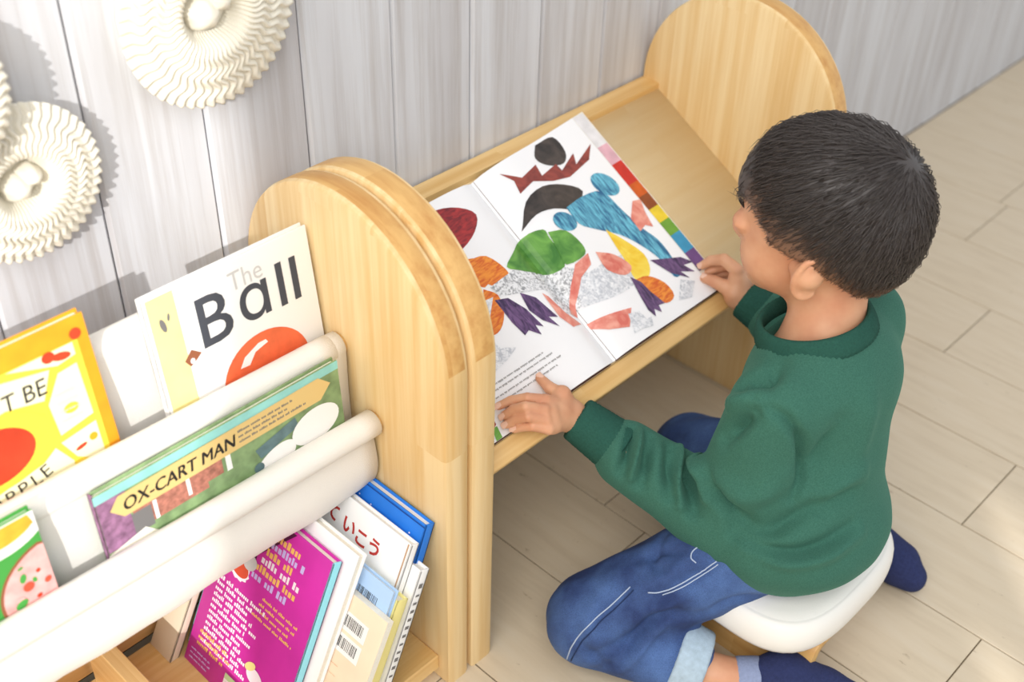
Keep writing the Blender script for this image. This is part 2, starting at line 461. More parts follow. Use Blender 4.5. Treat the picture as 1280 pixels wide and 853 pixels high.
# ------------------------------------------------------------------ paper rosettes on the wall
PAPER = plain('cream_paper', (228, 223, 209), 0.8)
def rosette(cx, cz, R, n, seed, label, out=0.0, br=0.86):
    t = thing('paper_rosette', label, 'paper decoration', (cx, WALL_Y - 0.012 - out, cz), group='pleated paper rosettes on the plank wall')
    nr, per = 34, 8
    nt = n * per
    V, F = [], []
    r0 = R * 0.25
    ph = seed * 1.3
    for j in range(nr + 1):
        q = j / nr; r = r0 + (R - r0) * q
        amp = 0.0010 + 0.0036 * q * (1 - 0.45 * q)
        base = 0.030 - 0.014 * q ** 1.6 - 0.024 * math.exp(-((q) / 0.13) ** 2)
        swirl = 0.10 * math.sin(q * 19 + ph) * (4 * q * (1 - q)) ** 1.2
        for i in range(nt):
            a = 2 * math.pi * i / nt
            u = (i % per) / per
            tri = 4 * abs(u - 0.5) - 1
            tri = -math.cos(2 * math.pi * u) * 0.85
            local = swirl * (0.75 + 0.35 * math.sin(3 * a + ph))
            aa = a + local * 0.75
            rr = r + 0.0006 * q * tri
            V.append((rr * math.cos(aa), -(base + amp * tri), rr * math.sin(aa)))
    for j in range(nr):
        for i in range(nt):
            i2 = (i + 1) % nt
            F.append((j * nt + i, j * nt + i2, (j + 1) * nt + i2, (j + 1) * nt + i))
    o = mk('pleated_disc', V, F, PAPER, t, True)
    md = o.modifiers.new('thick', 'SOLIDIFY'); md.thickness = 0.0006
    # backing disc and the folded knot in the middle
    V, F = [(0, 0.010 + out, 0)], []
    for i in range(48):
        a = 2 * math.pi * i / 48; V.append((R * br * math.cos(a), 0.010 + out, R * br * math.sin(a)))
    F = [(0, 1 + (i + 1) % 48, 1 + i) for i in range(48)]
    V2 = [(v[0], -0.006, v[2]) for v in V]; F2 = [tuple(x + 49 for x in f[::-1]) for f in F]
    F3 = [(1 + i, 1 + (i + 1) % 48, 50 + (i + 1) % 48, 50 + i) for i in range(48)]
    mk('backing_disc', V + V2, F + F2 + F3, PAPER, t)
    mb = MB()
    for (dx, dz, sx, sz, a0) in ((-0.07, -0.03, 0.19, 0.17, 0.3), (0.11, 0.08, 0.15, 0.13, 1.2)):
        nn, mm = 24, 9
        V, F = [], []
        for j in range(mm):
            f = j / (mm - 1) * math.pi / 2
            for i in range(nn):
                a = 2 * math.pi * i / nn
                w = 1 + 0.08 * math.sin(5 * a + a0)
                V.append(((dx + sx * math.cos(f) * math.cos(a) * w) * R, -0.006 - 0.024 * math.sin(f), (dz + sz * math.cos(f) * math.sin(a) * w) * R))
        for j in range(mm - 1):
            for i in range(nn): F.append((j * nn + i, j * nn + (i + 1) % nn, (j + 1) * nn + (i + 1) % nn, (j + 1) * nn + i))
        mb.add(V, F)
    mb.build('centre_fold', PAPER, t, True)
    return t
rosette(0.578, 0.752, 0.093, 50, 0, 'largest cream pleated paper rosette, hung highest above the sling bookcase')
rosette(0.370, 0.654, 0.074, 46, 1, 'cream pleated paper rosette casting a shadow on the planks, above the orange picture book')
rosette(0.291, 0.764, 0.074, 46, 2, 'cream pleated paper rosette overlapping the rim of the one above the orange picture book', 0.034, 0.3)

# ------------------------------------------------------------------ print helpers (flat shapes and lettering)
def ellipse(cx, cy, rx, ry, rot=0, n=28, wob=0.0, ph=0, lobes=9):
    out = []
    for i in range(n):
        a = 2 * math.pi * i / n; w = 1 + wob * math.sin(lobes * a + ph)
        x, y = rx * w * math.cos(a), ry * w * math.sin(a)
        out.append((cx + x * math.cos(rot) - y * math.sin(rot), cy + x * math.sin(rot) + y * math.cos(rot)))
    return out
def poly_tris(poly):
    """triangulate one 2-D outline with bmesh"""
    bm = bmesh.new()
    vs = [bm.verts.new((x, y, 0)) for x, y in poly]
    f = bm.faces.new(vs); f.normal_update()
    bmesh.ops.triangulate(bm, faces=[f])
    bm.verts.ensure_lookup_table(); bm.verts.index_update()
    V = [tuple(v.co[:2]) for v in bm.verts]; F = [tuple(v.index for v in f.verts) for f in bm.faces]
    bm.free(); return V, F
def text_tris(txt, size=1.0, bold=0.0, shear=0.0, align='LEFT', spacing=1.0):
    cu = bpy.data.curves.new('lettering', 'FONT'); cu.body = txt; cu.size = size; cu.offset = bold; cu.shear = shear
    cu.align_x = align; cu.resolution_u = 3; cu.space_character = spacing
    ob = bpy.data.objects.new('lettering_tmp', cu); COL.objects.link(ob)
    dg = bpy.context.evaluated_depsgraph_get()
    me = bpy.data.meshes.new_from_object(ob.evaluated_get(dg))
    V = [tuple(v.co[:2]) for v in me.vertices]; F = [tuple(p.vertices) for p in me.polygons]
    bpy.data.objects.remove(ob); bpy.data.curves.remove(cu); bpy.data.meshes.remove(me)
    return V, F
class Print:
    """coloured flat print on a surface given by fn(a, b, lift) -> point"""
    def __init__(s, fn): s.fn = fn; s.mb = MB(); s.mats = []; s.lv = 0.0
    def _m(s, mat):
        if mat not in s.mats: s.mats.append(mat)
        return s.mats.index(mat)
    def raw(s, V, F, mat):
        s.lv += 0.00004
        P = [s.fn(a, b, 0.00012 + s.lv) for a, b in V]
        if F:
            a, b, c = (np.array(P[i]) for i in F[0][:3])
        s.mb.add(P, F, s._m(mat))
    def poly(s, poly, mat): V, F = poly_tris(poly); s.raw(V, F, mat)
    def rect(s, a0, b0, a1, b1, mat): s.poly([(a0, b0), (a1, b0), (a1, b1), (a0, b1)], mat)
    def text(s, txt, a, b, size, mat, rot=0.0, bold=0.0, shear=0.0, align='LEFT', spacing=1.0, fx=1.0):
        V, F = text_tris(txt, size, bold, shear, align, spacing)
        c, sn = math.cos(rot), math.sin(rot)
        s.raw([(a + (x * fx) * c - y * sn, b + (x * fx) * sn + y * c) for x, y in V], F, mat)
    def lines(s, a0, b0, n, length, gap, th, mat, rot=0.0, seed=0, ragged=0.3):
        """rows of print too small to read"""
        r = random.Random(seed); c, sn = math.cos(rot), math.sin(rot)
        V, F = [], []
        for k in range(n):
            x = 0.0; L = length * (1 - ragged * r.random())
            wordleft = r.randint(3, 8)
            while x < L:
                w = r.uniform(0.35, 0.6) * th; hh = th * r.choice((0.75, 0.75, 1.05))
                for (u, v) in ((x, 0), (x + w, 0), (x + w, hh), (x, hh)):
                    uu, vv = u, v - k * gap
                    V.append((a0 + uu * c - vv * sn, b0 + uu * sn + vv * c))
                o = len(V) - 4; F.append((o, o + 1, o + 2, o + 3))
                x += w + 0.18 * th; wordleft -= 1
                if wordleft == 0: x += 0.6 * th; wordleft = r.randint(3, 8)
        s.raw(V, F, mat)
    def barcode(s, a0, b0, w, h, mat, rot=0.0, seed=1):
        r = random.Random(seed); c, sn = math.cos(rot), math.sin(rot); V, F = [], []; x = 0
        while x < w:
            bw = r.choice((0.0005, 0.0008, 0.0012))
            for (u, v) in ((x, 0), (x + bw, 0), (x + bw, h), (x, h)): V.append((a0 + u * c - v * sn, b0 + u * sn + v * c))
            o = len(V) - 4; F.append((o, o + 1, o + 2, o + 3)); x += bw + r.choice((0.0005, 0.0009, 0.0013))
        s.raw(V, F, mat)
    def build(s, name, parent):
        o = s.mb.build(name, s.mats, parent); o['kind'] = 'stuff'; return o
INK = plain('black_ink', (38, 36, 38), 0.5)
SLATE = plain('slate_ink', (72, 76, 86), 0.5)
PALEINK = plain('pale_grey_ink', (205, 205, 206), 0.6)
GREYINK = plain('grey_ink', (120, 118, 118), 0.6)

# ------------------------------------------------------------------ closed books
def book_frame(bottom_left, ax, up):
    """rotation with columns: along the width, outward from the cover, up the cover"""
    ax, up = Vector(ax).normalized(), Vector(up).normalized()
    nrm_ = ax.cross(up).normalized()           # cover normal
    return Matrix((ax, nrm_, up)).transposed()
def closed_book(name, label, origin, ax, up, w, h, t, cover, group, spine='left', hard=True, pages=PAGES, spine_mat=None):
    """cover lies in local x (0..w) / z (0..h) at local y = 0, thickness goes to -y"""
    R = book_frame(origin, ax, up)
    # local axes: x = width, y = cover normal, z = up
    b = thing(name, label, 'book', tuple(origin), R, group)
    ov = 0.003 if hard else 0.0
    ct = 0.0022 if hard else 0.0005
    bx = lambda n, lo, hi, m, bev: box(n, lo, hi, m, b, bev, 2)
    c = bx('cover', (0, -ct, 0), (w, 0, h), cover, 0.0006 if hard else 0.0001)
    bx('back_cover', (0, -t, 0), (w, -t + ct, h), cover, 0.0006 if hard else 0.0001)
    sp = (0, ct) if spine == 'left' else (w - ct, w)
    bx('spine', (sp[0], -t, 0), (sp[1], 0, h), spine_mat or cover, 0.0006 if hard else 0.0001)
    x0, x1 = (ct, w - ov) if spine == 'left' else (ov, w - ct)
    bx('page_block', (x0, -t + ct, ov), (x1, -ct, h - ov), pages, 0.0)
    return b, c
def cover_fn(): return lambda a, b, l: (a, l, b)
UP5 = lambda tilt: (0, math.sin(tilt), math.cos(tilt))
GB = 'picture books shown in the canvas slings'
# white book with the ball: rear pocket
ORANGE = plain('ball_orange', (236, 112, 70), 0.45, var=0.12, scale=60)
CREAMY = plain('pale_yellow_band', (240, 226, 160), 0.6, var=0.05, scale=50)
up = np.array(UP5(math.radians(7)))
z0 = 0.325
org = np.array([0.408, 0.829, 0.556]) - up * 0.235
bb, cv = closed_book('picture_book', 'white picture book titled The Ball with an orange ball on its cover', org, (1, 0, 0), up, 0.186, 0.235, 0.010, WHITE, GB)
pr = Print(cover_fn())
pr.rect(0.004, 0.002, 0.033, 0.2335, CREAMY)
pr.text('The', 0.090, 0.203, 0.029, PALEINK, 0.03, fx=0.86)
pr.text('B', 0.046, 0.160, 0.076, SLATE, 0.0, fx=0.98, bold=0.0006)
pr.text('ɑ', 0.094, 0.164, 0.068, SLATE, 0.0, fx=1.0, bold=0.0005)
pr.text('l', 0.139, 0.163, 0.068, SLATE, 0.0, bold=0.0008); pr.text('l', 0.156, 0.163, 0.067, SLATE, 0.0, bold=0.0008)
pr.poly(ellipse(0.113, 0.098, 0.052, 0.049, 0, 40), ORANGE)
pr.poly([(0.083, 0.119), (0.090, 0.129), (0.108, 0.137), (0.117, 0.137), (0.119, 0.133), (0.103, 0.129), (0.094, 0.118)], WHITE)
BRN = plain('brown_ink', (150, 92, 64), 0.6); PK = plain('pink_ink', (232, 190, 176), 0.6)
pr.poly(ellipse(0.016, 0.203, 0.0028, 0.0075, 0.2), GREYINK); pr.poly(ellipse(0.023, 0.209, 0.0013, 0.004, -0.2), GREYINK)
pr.poly([(0.028, 0.157), (0.037, 0.166), (0.047, 0.158), (0.040, 0.153), (0.033, 0.149)], BRN); pr.poly(ellipse(0.036, 0.154, 0.0025, 0.003), WHITE)
pr.build('printed_cover', cv)
# orange-bordered book: rear pocket
ORB = plain('orange_border', (244, 166, 40), 0.5, var=0.1, scale=30)
YEL = plain('yellow_panel', (244, 214, 74), 0.5); CRM = plain('cream_panel', (246, 240, 206), 0.5); REDC = plain('red_disc', (208, 68, 40), 0.5, var=0.2, scale=25)
org = np.array([0.118, 0.832, 0.572]) - up * 0.25
bb, cv = closed_book('picture_book', 'yellow picture book with an orange border and a big red disc', org, (1, 0, 0), up, 0.238, 0.25, 0.012, ORB, GB)
pr = Print(cover_fn())
W_, H_ = 0.238, 0.25
pr.rect(0.012, 0.012, W_ - 0.011, H_ - 0.022, YEL)
pr.poly([(0.10, 0.214), (0.150, 0.221), (0.196, 0.212), (0.184, 0.186), (0.150, 0.194), (0.10, 0.186)], CRM)
pr.poly([(0.160, 0.227), (0.222, 0.2275), (0.222, 0.215), (0.204, 0.212)], CRM)
pr.poly([(0.186, 0.180), (0.202, 0.205), (0.2205, 0.207), (0.2215, 0.152), (0.188, 0.146)], CRM)
pr.poly([(0.186, 0.139), (0.2215, 0.144), (0.2215, 0.100), (0.196, 0.118)], CRM)
pr.poly([(0.05, 0.128), (0.118, 0.120), (0.166, 0.128), (0.180, 0.137), (0.192, 0.116), (0.190, 0.09), (0.05, 0.09)], CRM)
pr.poly(ellipse(0.128, 0.158, 0.057, 0.036), YEL)
pr.poly(ellipse(0.126, 0.156, 0.040, 0.027, 0, 36), REDC)
pr.text('T BE', 0.148, 0.192, 0.0235, INK, 0.0, shear=0.1, fx=0.9)
for k_, (ch, a, b_, r_) in enumerate((('A', 0.113, 0.105, 0.05), ('P', 0.126, 0.106, 0.1), ('P', 0.139, 0.108, 0.15), ('L', 0.152, 0.110, 0.2), ('E', 0.163, 0.113, 0.3))):
    pr.text(ch, a, b_, 0.019, INK, r_)
pr.poly(ellipse(0.2265, 0.234, 0.0055, 0.0055, 0, 16), REDC); pr.poly(ellipse(0.198, 0.2235, 0.006, 0.0055, 0, 14), REDC); pr.poly(ellipse(0.209, 0.2195, 0.009, 0.004, -0.2, 14), REDC)
pr.poly(ellipse(0.204, 0.168, 0.007, 0.005, 0, 14), YEL); pr.lines(0.193, 0.185, 4, 0.022, 0.009, 0.0015, PALEINK, seed=9)
pr.poly(ellipse(0.215, 0.130, 0.004, 0.004, 0, 12), ORB); pr.poly(ellipse(0.202, 0.126, 0.006, 0.002, 0.2, 12), REDC)
pr.build('printed_cover', cv)
# OX-CART MAN: front pocket
SKYC = plain('cover_teal', (150, 214, 208), 0.5, var=0.15, scale=30); FIELD = plain('cover_field_green', (132, 158, 112), 0.6, var=0.3, scale=60)
BANNER = plain('tan_banner', (226, 196, 130), 0.6); MAUVE = plain('cover_mauve', (150, 108, 140), 0.6, var=0.4, scale=120); BRICKC = plain('cover_brick', (176, 116, 100), 0.6, var=0.4, scale=150)
up = np.array(UP5(math.radians(4)))
z0 = 0.268
org = np.array([0.296, 0.764, 0.437]) - up * 0.168
bb, cv = closed_book('picture_book', 'landscape picture book titled OX-CART MAN with a tan title banner', org, (1, 0, 0), up, 0.274, 0.168, 0.009, FIELD, GB, spine_mat=MAUVE)
pr = Print(cover_fn())
pr.rect(0.0, 0.158, 0.274, 0.1678, SKYC)
pr.rect(0.001, 0.100, 0.030, 0.158, MAUVE); pr.rect(0.032, 0.108, 0.110, 0.140, BRICKC); pr.rect(0.030, 0.104, 0.050, 0.128, GREYINK)
pr.rect(0.052, 0.108, 0.056, 0.130, WHITE); pr.rect(0.088, 0.112, 0.092, 0.134, WHITE); pr.rect(0.106, 0.115, 0.128, 0.132, BRICKC); pr.rect(0.132, 0.114, 0.138, 0.134, WHITE)
pr.poly([(0.028, 0.0), (0.0, 0.0), (0.0, 0.098), (0.040, 0.107), (0.056, 0.090)], PAGES)
BLU = plain('cover_blue_roof', (98, 124, 128), 0.6, var=0.2, scale=80)
pr.poly([(0.165, 0.118), (0.215, 0.130), (0.218, 0.118), (0.170, 0.105)], BLU)
pr.poly(ellipse(0.238, 0.108, 0.030, 0.020, 0.1), WHITE); pr.poly(ellipse(0.185, 0.092, 0.028, 0.016, 0.4), WHITE); pr.poly(ellipse(0.166, 0.096, 0.006, 0.006, 0.4, 14), BLU)
pr.poly([(0.012, 0.144), (0.022, 0.156), (0.248, 0.160), (0.262, 0.147), (0.248, 0.133), (0.024, 0.131)], BANNER)
for dx_ in (-0.0004, 0.0, 0.0004): pr.text('OX-CART MAN', 0.024 + dx_, 0.1365 + dx_ * 0.5, 0.0195, INK, 0.008, shear=0.18, fx=0.90)
pr.lines(0.150, 0.150, 3, 0.080, 0.006, 0.0026, GREYINK, 0.008, seed=5)
pr.build('printed_cover', cv)
# green book with plates: front pocket, left
GRN = plain('cover_green', (74, 160, 72), 0.5); PLATE = plain('plate_white', (246, 244, 240), 0.4); SOUP = plain('soup_yellow', (232, 176, 58), 0.5, var=0.25, scale=40); PINKF = plain('pink_food', (232, 176, 172), 0.6, var=0.2, scale=70); REDD = plain('red_dab', (214, 84, 60), 0.5)
org = np.array([0.026, 0.763, 0.462]) - up * 0.19
bb, cv = closed_book('picture_book', 'green picture book showing a yellow bowl and a round pink dish', org, (1, 0, 0), up, 0.219, 0.19, 0.009, GRN, GB)
pr = Print(cover_fn())
pr.poly([(0.219, 0.1895)] + [(0.186 + 0.046 * math.cos(a), 0.188 + 0.030 * math.sin(a)) for a in np.linspace(math.radians(177), math.radians(315), 18)] + [(0.219, 0.166)], PLATE)
pr.poly([(0.214, 0.188)] + [(0.186 + 0.036 * math.cos(a), 0.188 + 0.020 * math.sin(a)) for a in np.linspace(math.radians(180), math.radians(325), 16)] + [(0.217, 0.177)], SOUP)
pr.poly([(0.2188, 0.154)] + [(0.226 + 0.057 * math.cos(a), 0.105 + 0.052 * math.sin(a)) for a in np.linspace(math.radians(102), math.radians(260), 22)] + [(0.2188, 0.050)], BRN)
pr.poly([(0.2188, 0.152)] + [(0.226 + 0.054 * math.cos(a), 0.105 + 0.049 * math.sin(a)) for a in np.linspace(math.radians(103), math.radians(258), 22)] + [(0.2188, 0.054)], PINKF)
rr = random.Random(4)
for i in range(22):
    pr.poly(ellipse(rr.uniform(0.182, 0.214), rr.uniform(0.07, 0.142), rr.uniform(.0015, .005), rr.uniform(.0015, .004), rr.random() * 3, 10), rr.choice([REDD, GRN, PLATE, PINKF, PINKF, REDC]))
pr.poly(ellipse(0.196, 0.117, 0.005, 0.005, 0, 12), REDD); pr.poly(ellipse(0.186, 0.103, 0.006, 0.004, 0.4, 12), GRN)
pr.build('printed_cover', cv)

# books leaning on the bottom shelf, covers towards the rack's left side
MAG = plain('magenta_cover', (204, 52, 164), 0.32, var=0.12, scale=14); CYAN = plain('cyan_cover', (150, 222, 236), 0.4)
PEACH = plain('peach_cover', (246, 222, 194), 0.45, var=0.06, scale=20); LBLUE = plain('light_blue_cover', (176, 206, 240), 0.45)
YELP = plain('pale_yellow_cover', (240, 228, 150), 0.5); BLUEC = plain('bright_blue_cover', (40, 120, 216), 0.35, var=0.15, scale=10)
REDI = plain('red_lettering', (196, 58, 52), 0.5); LILAC = plain('lilac_ink', (206, 190, 246), 0.5); GOLDI = plain('golden_ink', (246, 196, 110), 0.5); WHI = plain('white_ink', (250, 240, 250), 0.5)
PURP = plain('deep_plum', (88, 24, 72), 0.5, var=0.4, scale=90); OCH = plain('ochre_spine', (206, 130, 60), 0.5)
GL = 'books leaning on the bottom shelf'
def leaning(name, label, xb, al, h, y0, y1, t, cover, **kw):
    a = math.radians(al)
    # width runs from the back (far from the room) to the front; cover normal looks to -x
    return closed_book(name, label, (xb, y1, SHZ + 0.0006 + kw.pop('lift', 0.0)), (0, -1, 0), (math.sin(a), 0, math.cos(a)), y1 - y0, h, t, cover, GL, **kw)
bb, cv = leaning('storybook', 'magenta storybook with rows of white text, leaning outermost in the bottom row', 0.3885, 25.5, 0.235, 0.690, 0.858, 0.013, MAG, spine='right', spine_mat=CYAN)
pr = Print(cover_fn())
w, h = 0.168, 0.235
pr.rect(0.001, h - 0.070, 0.064, h - 0.002, PURP); pr.poly([(0.064, h - 0.002), (0.064, h - 0.055), (0.11, h - 0.002)], PURP)
for i, (m_, l_) in enumerate(((GOLDI, 0.040), (LILAC, 0.055), (GOLDI, 0.045), (WHI, 0.060), (GOLDI, 0.066), (LILAC, 0.058))):
    pr.lines(0.084 - 0.004 * i, h - 0.024 - 0.0115 * i, 1, l_, 0.01, 0.0085, m_, seed=20 + i, ragged=0)
for i in range(4): pr.lines(0.090 - 0.003 * i, h - 0.096 - 0.008 * i, 1, 0.068, 0.01, 0.0034, GOLDI, seed=40 + i)
pr.lines(0.018, h - 0.112, 12, 0.080, 0.0078, 0.0050, WHI, seed=31)
pr.lines(0.014, 0.046, 3, 0.060, 0.0080, 0.0046, GOLDI, seed=33); pr.lines(0.008, 0.020, 3, 0.04, 0.006, 0.0022, LILAC, seed=34)
pr.poly(ellipse(0.043, 0.152, 0.019, 0.014, -0.3, 36, 0.07, 0, 12), WHI); pr.poly(ellipse(0.043, 0.154, 0.0175, 0.0115, -0.3), REDD); pr.poly(ellipse(0.058, 0.166, 0.011, 0.009, 0.5), PALEINK)
pr.poly(ellipse(0.112, 0.052, 0.014, 0.009, -0.2), WHI); pr.poly(ellipse(0.102, 0.060, 0.009, 0.005, 0.6), YELP); pr.poly(ellipse(0.124, 0.032, 0.008, 0.009, 0), BLU); pr.poly(ellipse(0.116, 0.034, 0.007, 0.009, 0), GRN)
LG = plain('pale_green_sticker', (200, 226, 170), 0.5)
pr.poly([(0.070, 0.026), (0.112, 0.026), (0.112, 0.001), (0.070, 0.001)], WHITE); pr.rect(0.070, 0.022, 0.112, 0.029, LG)
pr.barcode(0.074, 0.006, 0.034, 0.013, INK, seed=4)
pr.rect(w - 0.014, 0.001, w - 0.012, h - 0.001, PURP) if False else None
pr.build('printed_cover', cv)
leaning('storybook', 'plain white storybook standing against the magenta one', 0.4052, 26, 0.242, 0.676, 0.875, 0.013, WHITE, spine='left', spine_mat=CYAN)
bb, cv = leaning('storybook', 'short peach-coloured book with two barcodes on its cover', 0.4215, 26, 0.184, 0.624, 0.80, 0.009, PEACH, spine='left', hard=False, spine_mat=OCH)
pr = Print(cover_fn())
w, h = 0.176, 0.184
for dz in (0.020, 0.046): pr.rect(w - 0.060, h - dz - 0.022, w - 0.020, h - dz, WHITE); pr.barcode(w - 0.056, h - dz - 0.017, 0.030, 0.013, INK, seed=int(dz * 1000))
pr.lines(0.05, h - 0.085, 7, 0.09, 0.012, 0.0012, plain('tan_ink', (226, 186, 150), .6), seed=51)
pr.build('printed_cover', cv)
bb, cv = leaning('storybook', 'light blue book with one barcode behind the peach-coloured book', 0.4340, 25.5, 0.205, 0.637, 0.84, 0.009, LBLUE, spine='left')
pr = Print(cover_fn()); w, h = 0.203, 0.205
pr.barcode(w - 0.046, h - 0.034, 0.030, 0.016, INK, seed=8); pr.lines(w - 0.050, h - 0.042, 2, 0.034, 0.006, 0.0018, GREYINK, seed=52); pr.lines(w - 0.10, h - 0.018, 3, 0.035, 0.007, 0.0012, BLU, seed=53)
pr.build('printed_cover', cv)
leaning('storybook', 'pale yellow book with its spine turned to the room, low in the bottom row', 0.4460, 25, 0.188, 0.634, 0.83, 0.0155, YELP, spine='right')
bb, cv = leaning('storybook', 'white book with red Japanese lettering, between the yellow and the white spines', 0.4650, 24, 0.236, 0.650, 0.875, 0.0115, WHITE, spine='right')
pr = Print(cover_fn()); w, h = 0.225, 0.236
for ch, a, b_ in (('て', 0.098, h - 0.036), ('い', 0.126, h - 0.038), ('こ', 0.147, h - 0.041), ('う', 0.168, h - 0.040)):
    pr.text(ch, a, b_, 0.022, REDI, 0.0, bold=0.0006)
pr.rect(w - 0.005, 0.001, w - 0.003, h - 0.001, plain('brown_line', (196, 160, 130), .6))
pr.build('printed_cover', cv)
bb, cv = leaning('storybook', 'short white book with dark marks on its spine, beside the bright blue book', 0.4805, 23.3, 0.203, 0.637, 0.84, 0.0135, WHITE, spine='right')
sp = [o for o in bb.children if o.name.startswith('spine')][0]
pr = Print(lambda a, b, l: (0.203 + l, -a, b))
for i, z in enumerate(np.linspace(0.02, 0.18, 16)): pr.rect(0.004, z, 0.0095, z + random.Random(i).uniform(0.002, 0.006), GREYINK)
pr.build('printed_spine', sp)
bb, cv = leaning('storybook', 'bright blue book with pale dots, leaning on the pine side panel', 0.4965, 21.2, 0.242, 0.653, 0.885, 0.0135, BLUEC, spine='right', pages=WHITE)
pr = Print(cover_fn()); w, h = 0.232, 0.242
rr = random.Random(2)
for i in range(26): pr.poly(ellipse(rr.uniform(0.01, w - 0.01), h - rr.uniform(0.006, 0.09), 0.0011, 0.0011, 0, 8), WHI)
pr.rect(0.0, h - 0.0035, w, h - 0.002, plain('navy_line', (24, 70, 150), .5))
pr.build('printed_cover', cv)
# back-most pale book standing behind the magenta one
leaning('storybook', 'thick cream book standing at the back behind the magenta storybook', 0.372, 28, 0.150, 0.862, 0.902, 0.012, plain('cream_cover', (232, 222, 198), .6), spine='right')

# ------------------------------------------------------------------ open picture book on the desk
ob = thing('open_picture_book', 'open picture book with colourful painted collage lying on the slanted desk', 'book', tuple(S(0.902, 0.283)), None)
oof = np.array(ob.location)
GX = 0.902
def page_h(x, s):
    """height of the open spread above the desk surface"""
    d = abs(x - GX)
    if x >= GX: base = 0.0075 + 0.0035 * (1 - math.exp(-d / 0.02)) + 0.006 * math.exp(-((d - 0.05) / 0.05) ** 2) * (1 if d > 0 else 0)
    else: base = 0.0075 + 0.001 * (1 - math.exp(-d / 0.02)) + 0.006 * math.exp(-((d - 0.045) / 0.05) ** 2) - 0.002 * min(1, d / 0.2)
    return base - 0.005 * math.exp(-(d / 0.010) ** 2)
def leaf(name, x0, x1, s0, s1, lift, thick, mat, parent, n=28):
    V, F = [], []
    m = 10
    for side in (0, 1):
        for j in range(n + 1):
            x = x0 + (x1 - x0) * j / n
            for i in range(m + 1):
                s = s0(x) + (s1(x) - s0(x)) * i / m
                V.append(S(x, s, page_h(x, s) + lift - side * thick))
    q = (n + 1) * (m + 1)
    for j in range(n):
        for i in range(m):
            a = j * (m + 1) + i
            f = (a, a + 1, a + m + 2, a + m + 1)
            F.append(f); F.append(tuple(v + q for v in f[::-1]))
    ring = [j * (m + 1) for j in range(n + 1)] + [n * (m + 1) + i for i in range(1, m + 1)] + [j * (m + 1) + m for j in range(n - 1, -1, -1)] + [i for i in range(m - 1, 0, -1)]
    for a, b_ in zip(ring, ring[1:] + ring[:1]): F.append((b_, a, a + q, b_ + q))
    o = mk(name, V, F, mat, parent, True, oof)
    try: o.data.set_sharp_from_angle(angle=math.radians(50))
    except Exception: pass
    return o
PAGE = plain('glossy_page', (247, 247, 249), 0.28, spec=0.5)
tops = lambda x: 0.004 - 0.018 * max(0, (x - GX) / 0.213) + 0.0 * x
bots = lambda x: 0.2825
COVERB = plain('dark_book_cover', (92, 62, 60), 0.5)
# cover boards and page blocks below the open leaves
for nm, xa, xb_ in (('cover_board', 0.690, 0.8985), ('cover_board', 0.9055, 1.121)):
    slabv = [(xa, 0.004 if xa > 0.8 else 0.008), (xb_, -0.014 if xa > 0.8 else 0.008), (xb_, 0.2835), (xa, 0.2835)]
    V = [S(x, s, o) for o in (0.0045, 0.0068) for x, s in slabv] if xa > .8 else [S(x, s, o) for o in (0.0005, 0.0028) for x, s in slabv]
    mk(nm, V, [(0, 1, 2, 3), (7, 6, 5, 4), (0, 4, 5, 1), (1, 5, 6, 2), (2, 6, 7, 3), (3, 7, 4, 0)], COVERB, ob, off=oof)
pgL = leaf('left_page', 0.694, GX - 0.0004, tops, bots, 0.0, 0.003, PAGE, ob)
blk = leaf('page_block', GX + 0.0006, 1.1225, lambda x: tops(x) - 0.0005, lambda x: 0.2822, -0.0008, 0.002, PAGES, ob)
pgR = leaf('right_page', GX + 0.0004, 1.100, tops, bots, 0.0, 0.0006, PAGE, ob)
def page_fn(x, s, l): return S(x, s, page_h(x, s) + l + 0.0002) - oof
class PagePrint(Print):
    def strips(s, poly):
        bm = bmesh.new(); vs = [bm.verts.new((x, y, 0)) for x, y in poly]
        bm.faces.new(vs).normal_update()
        bmesh.ops.triangulate(bm, faces=list(bm.faces))
        xs = [v.co.x for v in bm.verts]; a, b_ = min(xs), max(xs)
        for c in np.arange(math.floor(a / .006) * .006, b_, 0.006):
            bmesh.ops.bisect_plane(bm, geom=list(bm.verts) + list(bm.edges) + list(bm.faces), plane_co=(c, 0, 0), plane_no=(1, 0, 0))
        bm.verts.index_update()
        V = [tuple(v.co[:2]) for v in bm.verts]; F = [tuple(v.index for v in f.verts) for f in bm.faces]
        bm.free(); return V, F
    def px(s, pts, mat, n=0):
        """outline picked in photo pixels, turned into page coordinates"""
        q = [XS(p, 0.0105) for p in pts]
        if n: q = [tuple(v) for v in catmull(q + [q[0]], n)[:-1]]
        s.poly(q, mat)
    def poly(s, poly, mat): V, F = s.strips([tuple(p) for p in poly]); s.raw(V, F, mat)
def paint(name, c1, c2, scale=70, stretch=(1, 1, 1), rough=0.35, pos=(0.35, 0.65)):
    m, N, L, b = new_mat(name)
    tc = N.new('ShaderNodeTexCoord'); mp = N.new('ShaderNodeMapping'); mp.inputs['Scale'].default_value = stretch; mp.inputs['Rotation'].default_value = (0.4, 0.2, 0.7)
    L.new(tc.outputs['Object'], mp.inputs['Vector'])
    n = N.new('ShaderNodeTexNoise'); n.inputs['Scale'].default_value = scale; n.inputs['Detail'].default_value = 5; n.inputs['Distortion'].default_value = 1.2
    L.new(mp.outputs[0], n.inputs['Vector'])
    cr = N.new('ShaderNodeValToRGB'); e = cr.color_ramp.elements
    e[0].position = pos[0]; e[1].position = pos[1]; e[0].color = srgb(*c1); e[1].color = srgb(*c2)
    L.new(n.outputs['Fac'], cr.inputs[0]); L.new(cr.outputs[0], b.inputs['Base Color']); b.inputs['Roughness'].default_value = rough
    return m
